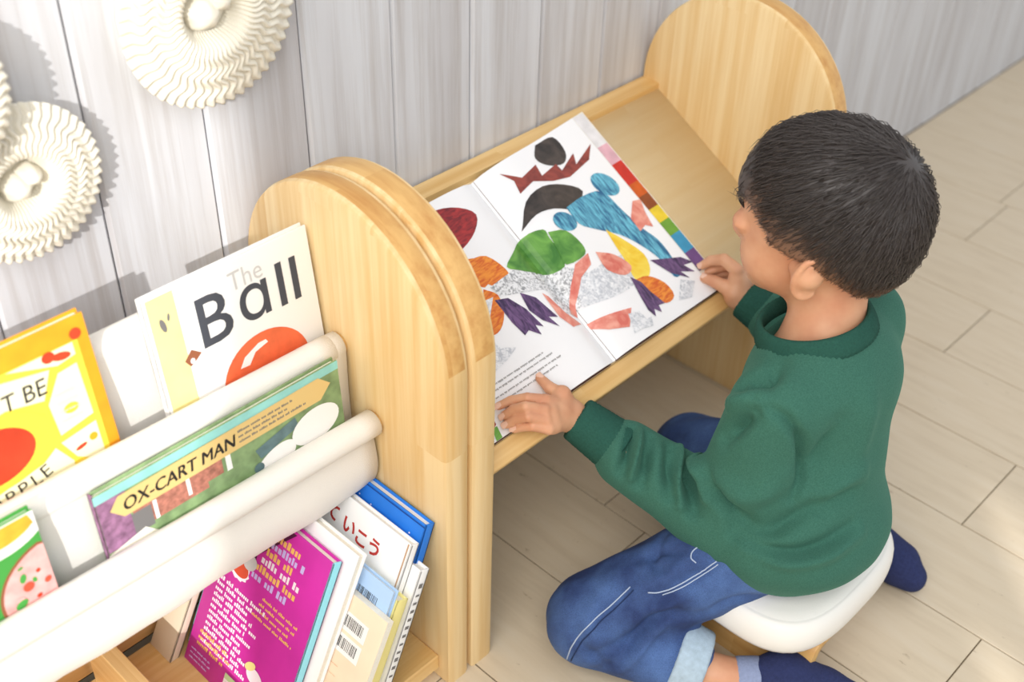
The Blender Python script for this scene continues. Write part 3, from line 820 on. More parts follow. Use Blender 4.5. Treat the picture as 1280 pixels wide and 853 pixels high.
P_RED = paint('painted_red', (112, 28, 36), (176, 48, 48), 60, (1, 4, 1)); P_BRN = paint('painted_brown_red', (112, 44, 40), (160, 72, 60), 50)
P_BLK = paint('painted_black', (42, 36, 34), (78, 68, 62), 40); P_GRN = paint('painted_green', (60, 120, 44), (120, 178, 78), 35)
P_ORG = paint('painted_orange', (212, 92, 30), (240, 150, 50), 60, (1, 5, 1)); P_PUR = paint('painted_purple', (56, 36, 76), (116, 84, 132), 55, (4, 1, 1))
P_BLU = paint('painted_blue', (30, 96, 140), (112, 196, 220), 45, (5, 1, 1)); P_YEL = paint('painted_yellow', (240, 196, 40), (250, 224, 90), 40)
P_SAL = paint('painted_salmon', (216, 110, 96), (240, 168, 150), 50); P_GRY = paint('painted_grey_hatching', (150, 152, 156), (238, 239, 242), 260, (1, 1, 0.3), pos=(0.38, 0.55))
P_LGR = paint('painted_light_hatching', (190, 194, 202), (244, 245, 248), 200, (1, 1, 0.3))
# generic collage: patches of painted paper of the same colours and sizes
RP = PagePrint(page_fn); LP = PagePrint(page_fn)
gx_px = lambda y: 590 + (y - 230) * (765 - 590) / (452 - 230)
RP.px([(660, 345), (700, 336), (735, 345), (765, 360), (742, 380), (700, 395), (690, 372)], P_GRY, 3)
RP.px([(692, 372), (775, 320), (800, 345), (770, 372), (720, 385)], P_LGR, 3)
RP.px([(668, 183), (690, 172), (706, 190), (704, 205), (684, 208), (668, 200)], P_BLK, 4)
RP.px([(622, 221), (650, 226), (668, 208), (676, 222), (694, 206), (702, 214), (716, 192), (720, 206), (738, 180), (736, 200), (712, 222), (690, 228), (664, 230), (648, 246), (640, 230)], P_BRN)
RP.px([(652, 290), (655, 256), (676, 236), (704, 232), (728, 240), (716, 262), (690, 264), (668, 272)], P_BLK, 3)
RP.px([(706, 262), (728, 246), (752, 240), (776, 262), (800, 284), (822, 300), (838, 320), (850, 342), (842, 346), (826, 326), (802, 308), (774, 294), (744, 288), (722, 282)], P_BLU, 3)
RP.poly(ellipse(*XS((756, 231), .0105), 0.016, 0.021, -0.6), P_BLU)
RP.poly(ellipse(*XS((704, 280), .0105), 0.017, 0.014, 0.5), P_BLU)
RP.px([(756, 288), (778, 300), (804, 318), (812, 338), (806, 352), (792, 350), (782, 330), (768, 308)], P_YEL, 3)
RP.px([(792, 352), (808, 346), (830, 354), (842, 370), (832, 380), (812, 372)], P_ORG, 3)
RP.px([(812, 326), (850, 322), (866, 328), (854, 332), (868, 340), (850, 340), (862, 348), (838, 342)], P_PUR)
RP.px([(786, 348), (800, 354), (812, 366), (830, 380), (822, 383), (826, 392), (816, 388), (818, 398), (808, 390), (798, 372)], P_PUR)
RP.px([(790, 252), (800, 250), (806, 266), (816, 284), (806, 282), (800, 290), (788, 274)], P_SAL)
RP.px([(742, 318), (766, 320), (788, 334), (780, 346), (756, 340)], P_SAL, 3)
RP.px([(716, 334), (732, 320), (736, 334), (724, 350), (720, 380), (724, 396), (714, 392), (712, 360)], P_SAL)
RP.px([(735, 404), (758, 396), (786, 388), (784, 412), (760, 414), (740, 410)], P_SAL)
RP.px([(782, 396), (796, 392), (806, 402), (812, 398), (814, 410), (800, 414), (790, 420)], P_LGR)
RP.px([(850, 350), (868, 352), (864, 372), (848, 376)], P_LGR)
for yx in (): pass
LP.px([(530, 276), (545, 264), (572, 262), (594, 270), (592, 292), (578, 312), (560, 322), (546, 300)], P_RED, 3)
LP.px([(570, 334), (590, 324), (610, 344), (606, 360), (590, 352), (578, 346)], P_ORG, 3)
LP.px([(586, 326), (606, 322), (630, 338), (634, 350), (614, 358), (596, 344)], P_ORG, 3)
LP.px([(604, 362), (622, 370), (630, 392), (626, 412), (614, 418), (606, 398)], P_ORG, 3)
LP.px([(640, 318), (652, 298), (676, 290), (684, 300), (696, 316), (704, 336), (680, 344), (650, 340), (632, 336)], P_GRN, 3)
RP.px([(682, 294), (704, 292), (724, 308), (728, 322), (706, 334), (696, 318)], P_GRN, 3)
LP.px([(612, 360), (640, 340), (668, 342), (706, 342), (722, 366), (728, 388), (700, 382), (684, 362), (650, 368), (624, 372)], P_GRY)
LP.px([(606, 376), (616, 372), (612, 404), (618, 426), (628, 436), (618, 462), (616, 440), (606, 420)], P_LGR)
LP.px([(618, 376), (634, 374), (656, 388), (678, 410), (668, 408), (676, 420), (660, 414), (656, 420), (640, 404)], P_PUR)
LP.px([(648, 368), (668, 374), (696, 398), (684, 398), (698, 410), (676, 402), (660, 390)], P_PUR)
LP.px([(676, 368), (684, 372), (706, 392), (728, 404), (716, 410), (698, 398)], P_SAL)
LP.px([(616, 448), (630, 434), (646, 434), (636, 448), (624, 460), (617, 465)], P_LGR)
q0 = XS((612, 500), .0095)
for i, (p, n_) in enumerate((((614, 482), 0.085), ((616, 489), 0.10), ((620, 497), 0.115), ((622, 505), 0.10))):
    a, b_ = XS(p, .0095)
    LP.lines(a, b_, 1, n_, .01, 0.0021, plain('faint_ink', (158, 156, 156), .6), rot=0.0, seed=60 + i, ragged=0.1)
# small coloured figures by the fold of the left page: plain dabs
LP.poly([XS(p, .0095) for p in ((612, 526), (616, 520), (621, 530), (618, 536))], P_RED)
LP.poly([XS(p, .0095) for p in ((616, 536), (622, 532), (629, 546), (622, 551))], P_GRN)
LP.poly([XS(p, .0095) for p in ((611, 542), (614, 540), (619, 552), (613, 555))], P_BLU)
o_ = RP.build('printed_collage', pgR); o_ = LP.build('printed_collage', pgL)
# stepped colour tabs along the right page edges
tabs = [((230, 228, 230), 0.0), ((226, 178, 190), 0.052), ((206, 56, 48), 0.082), ((206, 96, 40), 0.117), ((146, 78, 44), 0.138), ((236, 206, 60), 0.159), ((112, 160, 62), 0.181), ((64, 150, 190), 0.203), ((110, 76, 130), 0.232), ((110, 76, 130), 0.262)]
TP = PagePrint(lambda x, s, l: S(x, s, page_h(x, s) - 0.0008 + l + 0.0002) - oof)
for i in range(len(tabs) - 1):
    c = plain('tab_%02d' % i, tabs[i][0], 0.4, var=0.12, scale=60)
    s0, s1 = tabs[i][1] - 0.013, tabs[i + 1][1] - 0.013
    TP.poly([(1.1012, s0 + .0006), (1.1208, s0), (1.1208, s1), (1.1012, s1 + .0006)], c)
TP.build('printed_tabs', blk)

# ------------------------------------------------------------------ stool
stool = thing('padded_stool', 'low stool with a white padded seat on bent pine legs', 'stool', (0.957, 0.430, 0))
sof = np.array(stool.location)
LEATH = plain('white_vinyl', (238, 236, 231), 0.42, bump=0.08, bscale=500)
def pad():
    a, b_, e = 0.131, 0.108, 3.2
    V, F = [], []
    prof = [(0.90, 0.092), (0.97, 0.0935), (0.995, 0.100), (1.0, 0.109), (0.993, 0.120), (0.965, 0.130), (0.925, 0.1352), (0.903, 0.1362), (0.897, 0.13605), (0.890, 0.1366), (0.80, 0.1385), (0.6, 0.1402), (0.35, 0.1408), (0.12, 0.141)]
    n = 72
    for r, z in prof:
        for i in range(n):
            t = 2 * math.pi * i / n; c, s_ = math.cos(t), math.sin(t)
            k_ = (abs(c) ** e + abs(s_) ** e) ** (-1 / e)
            V.append((a * r * k_ * c, b_ * r * k_ * s_, z))
    m = len(prof)
    for j in range(m - 1):
        for i in range(n): F.append((j * n + i, j * n + (i + 1) % n, (j + 1) * n + (i + 1) % n, (j + 1) * n + i))
    V += [(0, 0, 0.0905), (0, 0, 0.141)]
    for i in range(n): F.append((len(V) - 2, (i + 1) % n, i)); F.append((len(V) - 1, (m - 1) * n + i, (m - 1) * n + (i + 1) % n))
    return V, F
V, F = pad(); mk('seat_pad', V, F, LEATH, stool, True)
def bent_leg(sx):
    th = 0.016
    cen = [(0.0, 0.082), (0.03, 0.082), (0.050, 0.0815), (0.062, 0.077), (0.069, 0.066), (0.072, 0.045), (0.075, 0.0)]
    c = catmull([np.array(p) for p in cen], 6)
    T = np.gradient(c, axis=0); T /= np.linalg.norm(T, axis=1)[:, None]
    Nn = np.stack([-T[:, 1], T[:, 0]], 1)
    out = [tuple(p) for p in c + Nn * th / 2] + [tuple(p) for p in (c - Nn * th / 2)[::-1]]
    out = [(sx * x, max(0.0, z)) for x, z in out]
    return out if sx > 0 else out[::-1]
PLY = wood('pine_stool', (226, 186, 122), (206, 156, 92), 'y', 0.2)
for sx in (-1, 1): prism('leg', bent_leg(sx), -0.098 if sx < 0 else -0.055, 0.095, 'y', PLY, stool, bevel=0.0015)

# ------------------------------------------------------------------ the child: implicit surfaces
class Field:
    def __init__(s, lo, hi, h):
        s.lo = np.array(lo, float); s.h = h
        s.n = np.ceil((np.array(hi) - s.lo) / h).astype(int) + 1
        s.ax = [s.lo[i] + h * np.arange(s.n[i]) for i in range(3)]
        s.f = np.full(tuple(s.n), 0.06, np.float32)
    def _win(s, lo, hi):
        sl = []
        for i in range(3):
            a = max(0, int((lo[i] - s.lo[i]) / s.h)); b = min(int(s.n[i]), int((hi[i] - s.lo[i]) / s.h) + 2)
            if b <= a: return None
            sl.append(slice(a, b))
        return tuple(sl)
    def _pts(s, w):
        return np.stack(np.meshgrid(*[s.ax[i][w[i]].astype(np.float32) for i in range(3)], indexing='ij'), -1)
    def _mix(s, w, d, k, op):
        f = s.f[w]
        if op == 'add':
            if k > 0:
                hh = np.clip(0.5 + 0.5 * (f - d) / k, 0, 1); s.f[w] = f + (d - f) * hh - k * hh * (1 - hh)
            else: s.f[w] = np.minimum(f, d)
        else:
            d = -d
            if k > 0:
                hh = np.clip(0.5 - 0.5 * (f - d) / k, 0, 1); s.f[w] = f + (d - f) * hh + k * hh * (1 - hh)
            else: s.f[w] = np.maximum(f, d)
    def cone(s, a, b, r1, r2, k=0.01, op='add', flat=None):
        a, b = np.array(a, float), np.array(b, float); R = max(r1, r2) + 0.04
        w = s._win(np.minimum(a, b) - R, np.maximum(a, b) + R)
        if w is None: return
        p = s._pts(w) - a.astype(np.float32); ab = (b - a).astype(np.float32)
        t = np.clip((p @ ab) / (ab @ ab), 0, 1)
        q = p - t[..., None] * ab
        if flat is not None:                     # squash the section along one axis
            fx, fs = np.array(flat[0], np.float32), flat[1]
            c = q @ fx; q = q + (c * (fs - 1))[..., None] * fx
        s._mix(w, np.sqrt((q * q).sum(-1)) - (r1 + (r2 - r1) * t), k, op)
    def chain(s, pts, rad, k=0.01, op='add'):
        for i in range(len(pts) - 1): s.cone(pts[i], pts[i + 1], rad[i], rad[i + 1], k, op)
    def ell(s, c, r, R=None, k=0.01, op='add'):
        c = np.array(c, float); r = np.array(r, np.float32); R = np.eye(3) if R is None else np.array(R)   # rows are the axes
        m = float(max(r)) + 0.04
        w = s._win(c - m, c + m)
        if w is None: return
        p = (s._pts(w) - c.astype(np.float32)) @ R.T.astype(np.float32)
        k0 = np.sqrt(((p / r) ** 2).sum(-1)); k1 = np.sqrt(((p / (r * r)) ** 2).sum(-1)) + 1e-9
        s._mix(w, k0 * (k0 - 1) / k1, k, op)
    def half(s, c, n, k=0.0):
        """cut away everything on the side of n"""
        w = (slice(None),) * 3; n = nrm(n)
        d = (s._pts(w) - np.array(c, np.float32)) @ n.astype(np.float32)
        s._mix(w, -d, k, 'sub')
    def mesh(s, smooth=2):
        f = s.f; neg = f < 0
        nx, ny, nz = f.shape
        cnt = np.zeros((nx - 1, ny - 1, nz - 1), np.int8)
        for i in (0, 1):
            for j in (0, 1):
                for k in (0, 1): cnt += neg[i:nx - 1 + i, j:ny - 1 + j, k:nz - 1 + k]
        cell = (cnt > 0) & (cnt < 8)
        idx = np.full(cell.shape, -1, np.int64); ii = np.argwhere(cell); idx[cell] = np.arange(len(ii))
        acc = np.zeros((len(ii), 3)); num = np.zeros(len(ii))
        for ax in range(3):
            for u in (0, 1):
                for v in (0, 1):
                    o = [0, 0, 0]; others = [q for q in range(3) if q != ax]; o[others[0]] = u; o[others[1]] = v
                    a = ii + o; b = a.copy(); b[:, ax] += 1
                    fa = f[a[:, 0], a[:, 1], a[:, 2]]; fb = f[b[:, 0], b[:, 1], b[:, 2]]
                    m = (fa < 0) != (fb < 0)
                    t = np.where(m, fa / np.where(m, fa - fb, 1), 0)
                    p = a.astype(float); p[:, ax] += t
                    acc[m] += p[m]; num[m] += 1
        V = s.lo + s.h * acc / num[:, None]
        Q = []
        for ax in range(3):
            o1, o2 = [q for q in range(3) if q != ax]
            sl0 = [slice(None)] * 3; sl1 = [slice(None)] * 3; sl0[ax] = slice(0, -1); sl1[ax] = slice(1, None)
            a = neg[tuple(sl0)]; b = neg[tuple(sl1)]
            e = np.argwhere(a != b)
            e = e[(e[:, o1] > 0) & (e[:, o2] > 0) & (e[:, o1] < f.shape[o1] - 1) & (e[:, o2] < f.shape[o2] - 1)]
            def cid(d1, d2):
                c = e.copy(); c[:, o1] -= d1; c[:, o2] -= d2
                return idx[c[:, 0], c[:, 1], c[:, 2]]
            q = np.stack([cid(1, 1), cid(0, 1), cid(0, 0), cid(1, 0)], 1)
            inside = a[tuple(e.T)]
            flip = inside if ax != 1 else ~inside
            q[~flip] = q[~flip][:, ::-1]
            Q.append(q)
        Q = np.concatenate(Q); Q = Q[(Q >= 0).all(1)]
        for _ in range(smooth): V = lap(V, Q, 0.5)
        return V, Q
def lap(V, Q, w):
    A = np.zeros_like(V); n = np.zeros(len(V))
    for i in range(Q.shape[1]):
        a, b = Q[:, i], Q[:, (i + 1) % Q.shape[1]]
        np.add.at(A, a, V[b]); np.add.at(n, a, 1); np.add.at(A, b, V[a]); np.add.at(n, b, 1)
    n[n == 0] = 1
    return V * (1 - w) + w * A / n[:, None]
def vnormals(V, Q):
    fn = np.cross(V[Q[:, 2]] - V[Q[:, 0]], V[Q[:, 3]] - V[Q[:, 1]])
    N = np.zeros_like(V)
    for i in range(4): np.add.at(N, Q[:, i], fn)
    return N / (np.linalg.norm(N, axis=1)[:, None] + 1e-12)
def sdist(V, P):
    """distance of points to a polyline"""
    P = np.asarray(P, float); best = np.full(len(V), 1e9)
    for a, b in zip(P[:-1], P[1:]):
        ab = b - a; t = np.clip(((V - a) @ ab) / (ab @ ab + 1e-12), 0, 1)
        best = np.minimum(best, np.linalg.norm(V - a - t[:, None] * ab, axis=1))
    return best
def cast(V, Q, pts):
    """where pixels of the photograph meet a surface"""
    bvh = BVHTree.FromPolygons([Vector(v) for v in V], [tuple(int(i) for i in q) for q in Q])
    out = []
    for p in pts:
        h = bvh.ray_cast(Vector(CAM), Vector(nrm(ray(p))))
        if h[0] is not None: out.append(np.array(h[0]))
    return out, bvh
def folds(V, Q, lst):
    """press grooves (negative) and raise ridges (positive) along lines picked on the surface"""
    N = vnormals(V, Q); D = np.zeros(len(V))
    _, bvh = cast(V, Q, [])
    for pts, depth, width in lst:
        P = []
        for p in pts:
            h = bvh.ray_cast(Vector(CAM), Vector(nrm(ray(p))))
            if h[0] is not None: P.append(np.array(h[0]))
        if len(P) < 2: continue
        P = catmull(P, 6) if len(P) > 2 else np.array(P)
        seg = np.linalg.norm(np.diff(P, axis=0), axis=1)
        d = sdist(V, P)
        # fade out at both ends
        e = np.minimum(np.linalg.norm(V - P[0], axis=1), np.linalg.norm(V - P[-1], axis=1))
        D += depth * np.exp(-(d / width) ** 2) * np.clip(0.35 + e / (0.5 * seg.sum() + 1e-6), 0, 1)
    return V + N * D[:, None]
def nz3(V, f, seed):
    """cheap smooth noise from a few sine waves"""
    r = np.random.default_rng(seed); o = np.zeros(len(V))
    for i in range(7):
        k_ = r.normal(size=3) * f; o += np.sin(V @ k_ + r.uniform(0, 6.28))
    return o / 7

# --- pose (metres)
HC = np.array([0.990, 0.490, 0.547])
YAW, PITCH, ROLL = 0.33, 0.03, -0.15
_F = np.array([-math.sin(YAW), math.cos(YAW), 0]); _L = np.array([-math.cos(YAW), -math.sin(YAW), 0]); _U = np.array([0, 0, 1.0])
_F2 = _F * math.cos(PITCH) - _U * math.sin(PITCH); _U2 = _U * math.cos(PITCH) + _F * math.sin(PITCH)
HR = np.array([_F2, _L * math.cos(ROLL) + _U2 * math.sin(ROLL), _U2 * math.cos(ROLL) - _L * math.sin(ROLL)])
def H(f, l, u): return HC + f * HR[0] + l * HR[1] + u * HR[2]
NECK = np.array([0.988, 0.456, 0.425])
PEL = np.array([0.945, 0.43, 0.205])
SH_L = np.array([0.900, 0.448, 0.372]); SH_R = np.array([1.078, 0.462, 0.385])
EL_L = np.array([0.868, 0.466, 0.200]); WR_L = np.array([0.806, 0.642, 0.290])
EL_R = np.array([1.135, 0.512, 0.262]); WR_R = np.array([1.118, 0.634, 0.303])
HIP_L = np.array([0.895, 0.432, 0.190]); KN_L = np.array([0.742, 0.548, 0.068]); AN_L = np.array([0.808, 0.405, 0.040])
HIP_R = np.array([0.995, 0.440, 0.190]); KN_R = np.array([1.040, 0.628, 0.092]); AN_R = np.array([1.110, 0.435, 0.045])

kid = thing('person', 'person in a green sweatshirt and rolled blue jeans sitting on the stool, turning a page', 'person', (0.947, 0.442, 0.0))
kof = np.array(kid.location)

def skin_mat():
    m, N, L, b = new_mat('skin')
    b.inputs['Base Color'].default_value = srgb(214, 158, 122)
    b.inputs['Roughness'].default_value = 0.5
    b.inputs['Subsurface Weight'].default_value = 0.12
    b.inputs['Subsurface Radius'].default_value = (0.012, 0.005, 0.003)
    b.inputs['Subsurface Scale'].default_value = 0.5
    tc = N.new('ShaderNodeTexCoord'); n = N.new('ShaderNodeTexNoise'); n.inputs['Scale'].default_value = 28; n.inputs['Detail'].default_value = 3
    L.new(tc.outputs['Object'], n.inputs['Vector'])
    cr = N.new('ShaderNodeValToRGB'); e = cr.color_ramp.elements
    e[0].position = 0.3; e[0].color = srgb(206, 144, 110); e[1].position = 0.7; e[1].color = srgb(224, 172, 136)
    L.new(n.outputs['Fac'], cr.inputs[0]); L.new(cr.outputs[0], b.inputs['Base Color'])
    return m
SKIN = skin_mat()

# --- body (head, neck, trunk, limbs) and the hands, one mesh
def build_body():
    B = Field((0.66, 0.24, 0.0), (1.22, 0.72, 0.68), 0.0034)
    # trunk and limbs under the clothes
    B.ell(PEL, (0.098, 0.075, 0.06), k=0.02); B.cone(PEL, NECK - [0.005, 0.0, 0.07], 0.075, 0.07, 0.03, flat=((0, 1, 0), 1.15))
    B.cone(SH_L + [0.03, 0, -0.012], SH_R - [0.03, 0, 0.012], 0.026, 0.026, 0.03)
    B.cone(SH_L + [0.035, 0.0, 0.0], NECK + [-0.008, 0, -0.014], 0.014, 0.034, 0.02); B.cone(SH_R + [-0.035, 0.0, 0.0], NECK + [0.008, 0, -0.014], 0.014, 0.034, 0.02)
    for a, b_, c in ((SH_L, EL_L, WR_L), (SH_R, EL_R, WR_R)):
        B.chain([a + [0, 0, -0.01], b_, c], [0.020, 0.015, 0.015], 0.01)
    for a, b_, c in ((HIP_L, KN_L, AN_L), (HIP_R, KN_R, AN_R)):
        B.chain([a, b_, c], [0.05, 0.036, 0.0215], 0.012)
    # feet
    B.chain([AN_L, [0.852, 0.357, 0.038], [0.884, 0.316, 0.025], [0.902, 0.294, 0.018]], [0.022, 0.022, 0.019, 0.014], 0.012)
    B.chain([AN_R, [1.118, 0.40, 0.036], [1.121, 0.35, 0.026], [1.119, 0.328, 0.02]], [0.022, 0.022, 0.02, 0.015], 0.012)
    # neck and head
    B.cone(NECK - [0, 0, 0.02], H(-0.022, 0, -0.045), 0.040, 0.037, 0.02)
    B.ell(H(-0.006, 0, 0.012), (0.086, 0.069, 0.080), HR, 0.01)
    B.ell(H(0.026, 0, -0.044), (0.050, 0.053, 0.054), HR, 0.03)          # jaw
    B.ell(H(0.036, 0.030, -0.046), (0.030, 0.024, 0.028), HR, 0.02); B.ell(H(0.036, -0.030, -0.046), (0.030, 0.024, 0.028), HR, 0.02)   # cheeks
    B.ell(H(0.052, 0, -0.090), (0.018, 0.020, 0.013), HR, 0.025)          # chin
    B.cone(H(0.074, 0, -0.008), H(0.084, 0, -0.036), 0.006, 0.008, 0.012)  # nose
    B.ell(H(0.078, 0.007, -0.039), (0.006, 0.005, 0.0045), HR, 0.005); B.ell(H(0.078, -0.007, -0.039), (0.006, 0.005, 0.0045), HR, 0.005)
    for sy in (1, -1):
        B.ell(H(0.080, 0.026 * sy, -0.009), (0.010, 0.014, 0.008), HR, 0.010, 'sub')   # sockets
        B.ell(H(0.070, 0.026 * sy, -0.010), (0.013, 0.014, 0.011), HR, 0.004)
    for sy in (1, -1): B.ell(H(0.0715, 0.026 * sy, -0.004), (0.0135, 0.0165, 0.0085), HR, 0.003)   # upper lids
    B.cone(H(0.073, 0.012, -0.064), H(0.073, -0.012, -0.064), 0.0045, 0.0045, 0.006)
    V, Q = B.mesh(2)
    # ears on a finer grid
    parts = [(V, Q)]
    for sy in (1, -1):
        e0 = H(-0.008, 0.0725 * sy, -0.019)
        E = Field(e0 - 0.05, e0 + 0.05, 0.0016)
        out = nrm(HR[1] * sy - 0.55 * HR[0]); upv = nrm(HR[2] - 0.18 * HR[0]); fw = nrm(np.cross(upv, out)) * (1 if sy > 0 else 1)
        ER = np.array([nrm(np.cross(out, upv)), upv, out])
        E.ell(e0, (0.0155, 0.028, 0.0065), ER, 0)
        E.ell(e0 + out * 0.006 + upv * 0.003, (0.0095, 0.019, 0.0048), ER, 0.003, 'sub')
        rim = [e0 + ER[0] * 0.0145 * math.cos(a) + upv * 0.0265 * math.sin(a) + out * 0.004 for a in np.linspace(-2.2, 2.9, 22)]
        E.chain(rim, [0.0032] * 22, 0.002)
        E.ell(e0 - upv * 0.021 + out * 0.001, (0.0085, 0.009, 0.0055), ER, 0.004)
        anti = [e0 + ER[0] * 0.008 * math.cos(a) + upv * 0.017 * math.sin(a) + out * 0.0035 for a in np.linspace(-1.7, 1.6, 12)]
        E.chain(anti, [0.0022] * 12, 0.002)
        E.ell(e0 - ER[0] * sy * 0.0 + out * 0.002 - upv * 0.006 + fw * 0.0, (0.005, 0.006, 0.003), ER, 0.003)
        E.cone(e0 - out * 0.004, e0 - out * 0.016, 0.016, 0.016, 0.006)
        parts.append(E.mesh(1))
    # hands
    def hand(wr, fore, palm, digits, k=0.006):
        pts = [wr, fore] + [p for d in digits for p, _ in d] + list(palm)
        lo = np.min(pts, 0) - 0.03; hi = np.max(pts, 0) + 0.03
        G = Field(lo, hi, 0.0014)
        G.cone(fore, wr, 0.0195, 0.0175, 0.006)
        mcs = [d[0][0] for d in digits[1:]]
        for m_ in mcs: G.cone(wr, m_, 0.0150, 0.0074, 0.006)
        for a, b_ in zip(mcs[:-1], mcs[1:]): G.cone(a + (wr - a) * 0.2, b_ + (wr - b_) * 0.2, 0.0078, 0.0078, 0.005)
        G.cone(wr, digits[0][0][0], 0.0145, 0.0088, 0.008)
        G.cone(digits[0][0][0], (mcs[0] + wr) / 2, 0.0090, 0.011, 0.010)
        for d in digits:
            for (a, ra), (b_, rb) in zip(d[:-1], d[1:]): G.cone(a, b_, ra, rb, 0.0012)
        return G.mesh(1)
    def D(pix, offs, rads): return [(PX(p, o), r) for p, o, r in zip(pix, offs, rads)]
    pg = 0.0095
    LH = [D([(702, 494), (687, 485), (675, 473)], [pg + .016, pg + .011, pg + .0065], [.0088, .0070, .0055]),
          D([(682, 501), (659, 498), (639, 501), (623, 508)], [pg + .026, pg + .026, pg + .014, pg + .0055], [.0072, .0062, .0056, .0046]),
          D([(680, 513), (657, 509), (642, 512), (630, 520)], [pg + .029, pg + .032, pg + .018, pg + .0055], [.0074, .0063, .0057, .0048]),
          D([(682, 525), (660, 521), (645, 524), (633, 531)], [pg + .026, pg + .029, pg + .016, pg + .0055], [.0072, .0061, .0055, .0047]),
          D([(686, 536), (666, 533), (654, 534), (643, 537)], [pg + .021, pg + .021, pg + .013, pg + .0055], [.0066, .0056, .0050, .0044])]
    LH[0][0] = (LH[0][0][0], 0.0088)
    parts.append(hand(WR_L + [-0.006, 0.004, 0.004], WR_L + (EL_L - WR_L) * 0.3, [], LH))
    # the right hand pinches the page edge: thumb on top, fingers bent to the edge
    RHd = [D([(917, 366), (905, 358), (893, 352), (881, 348)], [.030, .026, .020, .0145], [.0112, .0092, .0080, .0064]),
           D([(921, 338), (905, 325), (889, 326), (878, 332)], [.052, .046, .028, .0155], [.0088, .0080, .0070, .0056]),
           D([(928, 343), (912, 331), (896, 335), (885, 341)], [.044, .036, .018, .010], [.0088, .0080, .0068, .0056]),
           D([(933, 350), (919, 340), (905, 341), (896, 345)], [.034, .024, .012, .008], [.0084, .0076, .0066, .0056]),
           D([(936, 358), (926, 350), (915, 350), (907, 352)], [.024, .014, .008, .007], [.0076, .0068, .0060, .0052])]
    parts.append(hand(WR_R + [-0.004, 0.006, 0.004], WR_R + (EL_R - WR_R) * 0.3, [], RHd))
    VV, FF, o = [], [], 0
    for V_, Q_ in parts: VV.append(V_); FF.append(Q_ + o); o += len(V_)
    return np.concatenate(VV), np.concatenate(FF), LH, RHd
BV, BQ, LHD, RHD = build_body()
body = mk('body', BV, BQ, SKIN, kid, True, kof)
# nails
NAIL = plain('finger_nail', (232, 190, 168), 0.3)
def nail(d, side):
    (a, ra), (b_, rb) = d[-2], d[-1]
    t = nrm(b_ - a); up_ = nrm(side - t * (side @ t)); w_ = np.cross(t, up_)
    V, F = [], []
    for i in range(5):
        for j in range(7):
            u = (i / 4 - 0.5); v = (j / 6 - 0.5) * 2.0
            V.append(b_ + t * (u * 0.0085 + 0.0005) + up_ * (rb + 0.0004) * math.cos(v) * 0.98 + w_ * rb * math.sin(v) * 0.92)
    for i in range(4):
        for j in range(6): F.append((i * 7 + j, i * 7 + j + 1, (i + 1) * 7 + j + 1, (i + 1) * 7 + j))
    return V, F
for d in LHD: V, F = nail(d, nrm(NV + 0.35 * DV * 0)); mk('nail', V, F, NAIL, body, True, kof)
for d in RHD[:2]: V, F = nail(d, nrm(NV)); mk('nail', V, F, NAIL, body, True, kof)
# eyes, brows, lips
EYEW = plain('eye_white', (236, 232, 228), 0.2); EYEB = plain('dark_iris', (40, 26, 20), 0.15); LIP = plain('lips', (196, 116, 104), 0.45); HAIRM = None
for sy in (1, -1):
    c = H(0.0640, 0.026 * sy, -0.0135)
    V, F = [], []
    for j in range(9):
        th = math.pi * j / 8
        for i in range(14):
            a = 2 * math.pi * i / 14
            V.append(c + HR.T @ (np.array([0.0135 * math.cos(th), 0.0145 * math.sin(th) * math.cos(a), 0.0062 * math.sin(th) * math.sin(a)])))
    for j in range(8):
        for i in range(14): F.append((j * 14 + i, j * 14 + (i + 1) % 14, (j + 1) * 14 + (i + 1) % 14, (j + 1) * 14 + i))
    ew = mk('eye', V, F, EYEW, body, True, kof)
    V, F = [], []
    c2 = c + HR.T @ np.array([0.0130, 0.0, -0.001])
    for i in range(16):
        a = 2 * math.pi * i / 16; V.append(c2 + HR.T @ np.array([0.0, 0.0052 * math.cos(a), 0.0045 * math.sin(a)]))
    V.append(c2 + HR.T @ np.array([0.0016, 0, 0])); F = [(i, (i + 1) % 16, 16) for i in range(16)]
    mk('iris', V, F, EYEB, ew, True, kof)
    V, F = tube([H(0.082, (0.012 + 0.007 * t) * sy + 0.0, 0.010 + 0.002 * math.sin(t * 1.5)) + HR.T @ np.array([-0.0025 * t * t, 0, 0]) for t in np.linspace(0, 3, 8)], [0.001, 0.002, 0.0022, 0.0022, 0.002, 0.0018, 0.0015, 0.001], 6)
    mk('eyebrow', V, F, plain('brow_hair', (40, 32, 28), .7), body, True, kof)
V, F = tube([H(0.0760 - 0.0035 * (t / 0.013) ** 2, t, -0.0645 + 0.0008 * (t / 0.013) ** 2) for t in np.linspace(-0.013, 0.013, 9)], [0.0012, 0.003, 0.004, 0.0043, 0.004, 0.0043, 0.004, 0.003, 0.0012], 8)
mk('lips', V, F, LIP, body, True, kof)

